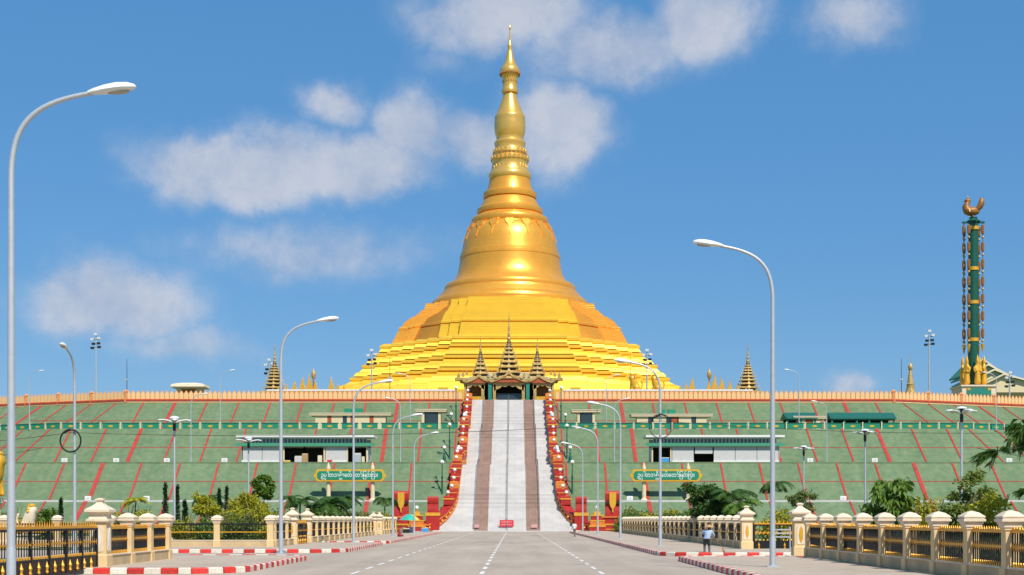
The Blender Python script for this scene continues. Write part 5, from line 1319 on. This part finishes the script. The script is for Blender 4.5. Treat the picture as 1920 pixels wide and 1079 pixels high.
# a tree right of the picture whose branches reach into it
t = tree(X_(2010,47), 47, Z_(760,47), 1.6, 'dark tree at the right edge whose drooping branches enter the picture', 'leaf_dark', .34, .12, .9, .5, 50, droop=.7, r=.08)
rg = random.Random(77)
for px, py, w in ((1908,806,.62),(1862,850,.8),(1915,925,.4)):
    m = MB(); c_ = Vector((X_(px,46)-X_(2010,47), -1, Z_(py,46)))
    for k in range(11):
        a = R(180 + rg.uniform(-125, 125)); l = w*rg.uniform(.75,1.15); e_ = rg.uniform(-.5,.25)
        p = c_ + Vector((.18,0,.08)); pts = [p + Vector((math.cos(a), rg.uniform(-.3,.3), math.sin(a)*.35+e_*.6))*l*q/4 - Vector((0,0,.10*l*(q/2.2)**2)) for q in range(5)]
        m.tube(pts, .006, 3)
        for q in range(1, 14):
            u = q/13*4; j = min(3, int(u)); b_ = pts[j].lerp(pts[j+1], u-j); dv = (pts[j+1]-pts[j]).normalized(); sd = Vector((-dv.z, .2, dv.x)).normalized()
            for sg in (-1, 1):
                tp = b_ + (dv*.7 + sd*sg*.5 + Vector((0,rg.uniform(-.4,.4),-.25)))*.16*w/.5; wd = dv.cross(sd).normalized()*.012 + dv*.028
                m.add([b_-wd, b_.lerp(tp,.5)+sd*sg*.03, tp, b_+wd], [(0,1,2,3)])
    m.build('hanging_spray', 'leaf_dark', t)
    MB().tube([tuple(c_+Vector((.15,0,.05))), tuple(c_+Vector((1.2,.3,.25))), (0,0,Z_(800,47)*.8)], [.012,.02,.035], 5).build('branch', 'bark', t)

# ------------------------------------------------------------------ people
def zonemat(name, zones):
    """cloth and skin bands by height in the figure's own coordinates"""
    m = bpy.data.materials.new(name); m.use_nodes = True; t = m.node_tree; b = t.nodes['Principled BSDF']; b.inputs['Roughness'].default_value = .8
    tcn = N(t, 'ShaderNodeTexCoord'); sp = N(t, 'ShaderNodeSeparateXYZ'); t.links.new(tcn.outputs['Object'], sp.inputs[0])
    dv = M_('DIVIDE', sp.outputs[2], 2.0, tree=t); r = N(t, 'ShaderNodeValToRGB'); r.color_ramp.interpolation = 'CONSTANT'; t.links.new(dv, r.inputs[0])
    e_ = r.color_ramp.elements
    e_[0].position = 0; e_[0].color = (*zones[0][1], 1); e_[1].position = zones[1][0]/2; e_[1].color = (*zones[1][1], 1)
    for z, c_ in zones[2:]: q = e_.new(z/2); q.color = (*c_, 1)
    t.links.new(r.outputs[0], b.inputs['Base Color']); return m
SK = (.26,.14,.085)
def head(parent, c, yaw=0, hair=True, s=1.0):
    h = MB(); h.ball((0,0,0), .078, .098, .115, 14, 10); h.ball((0,-.098,-.012), .016, .022, .028, 8, 5)
    for sx in (-1, 1): h.ball((sx*.08,.005,-.005), .012, .022, .03, 8, 5)
    o = h.build('head', 'skin', parent, 70, loc=c, rz=yaw)
    f = MB()
    for sx in (-1, 1): f.ball((sx*.032,-.088,.012), .011, .008, .008, 8, 5)
    f.build('eyes', 'black', o, 60); MB().ball((0,-.088,-.055), .024, .008, .007, 8, 5).build('mouth', 'signred', o, 60)
    if hair: MB().ball((0,.022,.035), .088, .098, .10, 14, 8).build('hair', 'black', o, 70)
    return o
def hand(parent, c, d):
    d = Vector(d).normalized(); s_ = d.cross(Vector((0,0,1)));  s_ = s_.normalized() if s_.length > .1 else Vector((1,0,0)); n_ = s_.cross(d); c = Vector(c)
    m = MB(); m.tube([c, c+d*.05, c+d*.085], [.03,.04,.034], 8)
    for i, (o_, l) in enumerate(((-.03,.062),(-.01,.075),(.011,.07),(.03,.055))):
        b_ = c + d*.08 + s_*o_; m.tube([b_, b_+d*l*.5+n_*-.01, b_+d*l*.8+n_*-.035, b_+d*l*.7+n_*-.055], [.0095,.009,.008,.006], 6)
    b_ = c + d*.025 + s_*.035; m.tube([b_, b_+d*.03+s_*.028-n_*.01, b_+d*.06+s_*.03-n_*.03], [.011,.01,.007], 6)
    return m.build('hand', 'skin', parent, 60)
def body(parent, J, rad, mats):
    names = list(J); idx = {n: i for i, n in enumerate(names)}
    E = [('pelvis','belly'),('belly','chest'),('chest','neck'),('chest','sl'),('sl','el'),('el','wl'),('chest','sr'),('sr','er'),('er','wr'),
         ('pelvis','hl'),('hl','kl'),('kl','al'),('al','tl'),('pelvis','hr'),('hr','kr'),('kr','ar'),('ar','tr')]
    me = skin_mesh('body', [J[n] for n in names], [(idx[a], idx[b]) for a, b in E], [rad[n] for n in names], mats, 2, idx['pelvis'])
    return ob('body', me, parent)
RAD = dict(pelvis=(.155,.12),belly=(.15,.115),chest=(.17,.12),neck=.055,sl=.075,el=.048,wl=.034,sr=.075,er=.048,wr=.034,hl=.10,kl=.068,al=.045,tl=.035,hr=.10,kr=.068,ar=.045,tr=.035)
# sweeper at the right kerb, seen from behind, bent a little forward over a broom
D = 74.0; sw = thing('person', 'person in pale blue shirt, dark trousers and conical straw hat sweeping the right kerb', 'person', (X_(1325, D), D, 0), R(-25))
J = dict(pelvis=(0,0,.88),belly=(.02,-.04,1.05),chest=(.05,-.10,1.28),neck=(.07,-.15,1.43),sl=(-.19,-.10,1.34),el=(-.36,-.12,1.16),wl=(-.22,-.34,1.20),sr=(.25,-.12,1.32),er=(.34,-.28,1.10),wr=(.24,-.46,.98),
         hl=(-.10,0,.84),kl=(-.13,-.05,.47),al=(-.12,.02,.08),tl=(-.14,-.14,.04),hr=(.10,0,.84),kr=(.14,-.02,.47),ar=(.17,.05,.08),tr=(.19,-.11,.04))
zb = zonemat('sweeper_clothes', [(0,(.02,.02,.02)),(.06,(.10,.09,.11)),(.55,(.015,.015,.02)),(.93,(.36,.47,.62)),(1.40,SK)])
J = {k: (x, -y, z) for k, (x, y, z) in J.items()}    # faces away from the camera
body(sw, J, RAD, [zb])
hd_ = head(sw, (.08,.20,1.50), math.pi); MB().lathe([(.31,0),(.30,.015),(.16,.085),(.03,.15),(.0,.16)], 20).build('straw_hat', 'straw', sw, 60, loc=(.08,.21,1.545))
hand(sw, J['wl'], (.5,.5,.1)); hand(sw, J['wr'], (-.1,.5,-.4))
br = thing('broom', 'long handled straw broom held by the sweeper', 'broom', (X_(1325,D), D, 0), R(-25))
MB().tube([(-.24,.36,1.30),(.24,.50,.98),(.62,.62,.55)], .014, 8).build('handle', 'bark', br)
m = MB()
rg = random.Random(4)
for i in range(60):
    a = rg.uniform(-.12,.12); m.tube([(.60,.615,.57),(.74+a*.5,.66+rg.uniform(-.05,.05),.28),(.84+a,.70+rg.uniform(-.08,.08),.02)], [.006,.006,.003], 3)
m.build('bristles', 'straw', br, kind='stuff')
# walker near the stair foot
D = 152.0; wk = thing('person', 'small person in white top walking at the far right kerb', 'person', (X_(1077, D), D, 0), R(200))
J2 = dict(pelvis=(0,0,.90),belly=(0,0,1.06),chest=(0,0,1.30),neck=(0,0,1.45),sl=(-.19,0,1.36),el=(-.24,.04,1.10),wl=(-.22,-.08,.88),sr=(.19,0,1.36),er=(.24,-.06,1.10),wr=(.22,-.20,.92),
          hl=(-.09,0,.86),kl=(-.10,-.10,.47),al=(-.10,-.02,.08),tl=(-.11,-.17,.04),hr=(.09,0,.86),kr=(.10,.10,.48),ar=(.10,.28,.14),tr=(.11,.16,.05))
body(wk, J2, RAD, [zonemat('walker_clothes', [(0,(.05,.04,.04)),(.1,(.16,.12,.10)),(.92,(.66,.64,.62)),(1.42,SK)])]); head(wk, (0,-.02,1.56)); hand(wk, J2['wl'], (0,-.2,-1)); hand(wk, J2['wr'], (0,-.4,-1))
# person in red sitting on the left kerb
def sitter(px, D, z, rz, label, cols):
    s_ = thing('person', label, 'person', (X_(px, D), D, z), rz)
    Js = dict(pelvis=(0,0,.16),belly=(0,-.03,.34),chest=(0,-.08,.58),neck=(0,-.11,.72),sl=(-.19,-.08,.64),el=(-.26,-.22,.42),wl=(-.12,-.40,.40),sr=(.19,-.08,.64),er=(.26,-.22,.42),wr=(.12,-.40,.40),
              hl=(-.11,-.04,.14),kl=(-.18,-.42,.42),al=(-.15,-.52,.06),tl=(-.16,-.68,.03),hr=(.11,-.04,.14),kr=(.18,-.42,.42),ar=(.15,-.52,.06),tr=(.16,-.68,.03))
    body(s_, Js, RAD, [zonemat('sitter_clothes', cols)]); head(s_, (0,-.14,.84)); hand(s_, Js['wl'], (.3,-1,0)); hand(s_, Js['wr'], (-.3,-1,0))
sitter(747, 138, .0, R(60), 'person in red sitting on the left kerb before the umbrella', [(0,(.12,.02,.03)),(.08,(.35,.03,.04)),(.70,SK)])
sitter(757, 176, .2, R(-20), 'person in dark clothes sitting at the left under the umbrella', [(0,(.02,.02,.02)),(.08,(.30,.30,.30)),(.70,SK)])
sitter(769, 176, .2, R(20), 'person in blue sitting at the right under the umbrella', [(0,(.02,.04,.10)),(.08,(.03,.09,.22)),(.70,SK)])
# umbrella stall
D = 177.0; um = thing('vendor_umbrella', 'big pink, green and yellow vendor umbrella by the left stair foot', 'umbrella', (X_(767, D), D, .2))
MB().tube([(0,0,0),(0,0,2.35)], .03, 8).build('pole', 'steel', um)
for k in range(8):
    a0, a1 = 2*math.pi*k/8, 2*math.pi*(k+1)/8; m = MB(); P_ = []
    for r_, z in ((.02,2.4),(.5,2.28),(1.0,2.0),(1.38,1.62)):
        P_.append([(r_*math.cos(a0),r_*math.sin(a0),z),(r_*.97*math.cos((a0+a1)/2),r_*.97*math.sin((a0+a1)/2),z+.03*(r_<1.2)),(r_*math.cos(a1),r_*math.sin(a1),z)])
    vs = [p for r_ in P_ for p in r_]; fs = []
    for i in range(3):
        for j in range(2): fs.append((i*3+j, i*3+j+1, (i+1)*3+j+1, (i+1)*3+j))
    m.add(vs, fs); m.build('canopy_panel', ['umb_yellow','umb_yellow','umb_teal','umb_pink','umb_pink','umb_teal','umb_teal','umb_yellow'][k], um)
goods(797, 190, .2, .95, .5, .6, 'blueplastic', 'ice_box', 'bright blue cool box at the left stair foot', 'cool box')
goods(762, 175.2, .2, .8, .5, .5, 'black', 'vendor_table', 'dark low vendor table under the umbrella', 'table')
# more low planting so that the garden edge reads as one dense border
rb = random.Random(21); q = 0
for lo, hi, yb, base in ((335,520,960,'left'), (575,730,962,'left'), (1172,1300,961,'right'), (1300,1395,958,'right')):
    n_ = 5
    for i in range(n_):
        px = lo + (hi-lo)*(i+.5)/n_ + rb.uniform(-5,5); dd = 17.9*F/abs(px-CX) + rb.uniform(0,6) if base == 'left' else 16.6*F/abs(px-CX) + rb.uniform(0,6)
        dd = max(dd, 93); lf = ['leaf_yellow','leaf_mid','leaf_lime','leaf_olive'][q % 4]; cn = ['golden','green','light green','olive'][q % 4]
        where = {335:'behind the low left fence',575:'behind the long left fence',1172:'behind the far right fence',1300:'beside the gold lozenge pier'}[lo]
        _bush(X_(px,dd), dd, dd*.022, (Z_(yb+rb.uniform(-8,5),dd))*1.28, f'{NTH[i]} border shrub from the left {where}, {cn}', lf, L=.0026*dd, W=.0013*dd, n=1500, seed=200+q, name='border_shrub', cat='shrub'); q += 1
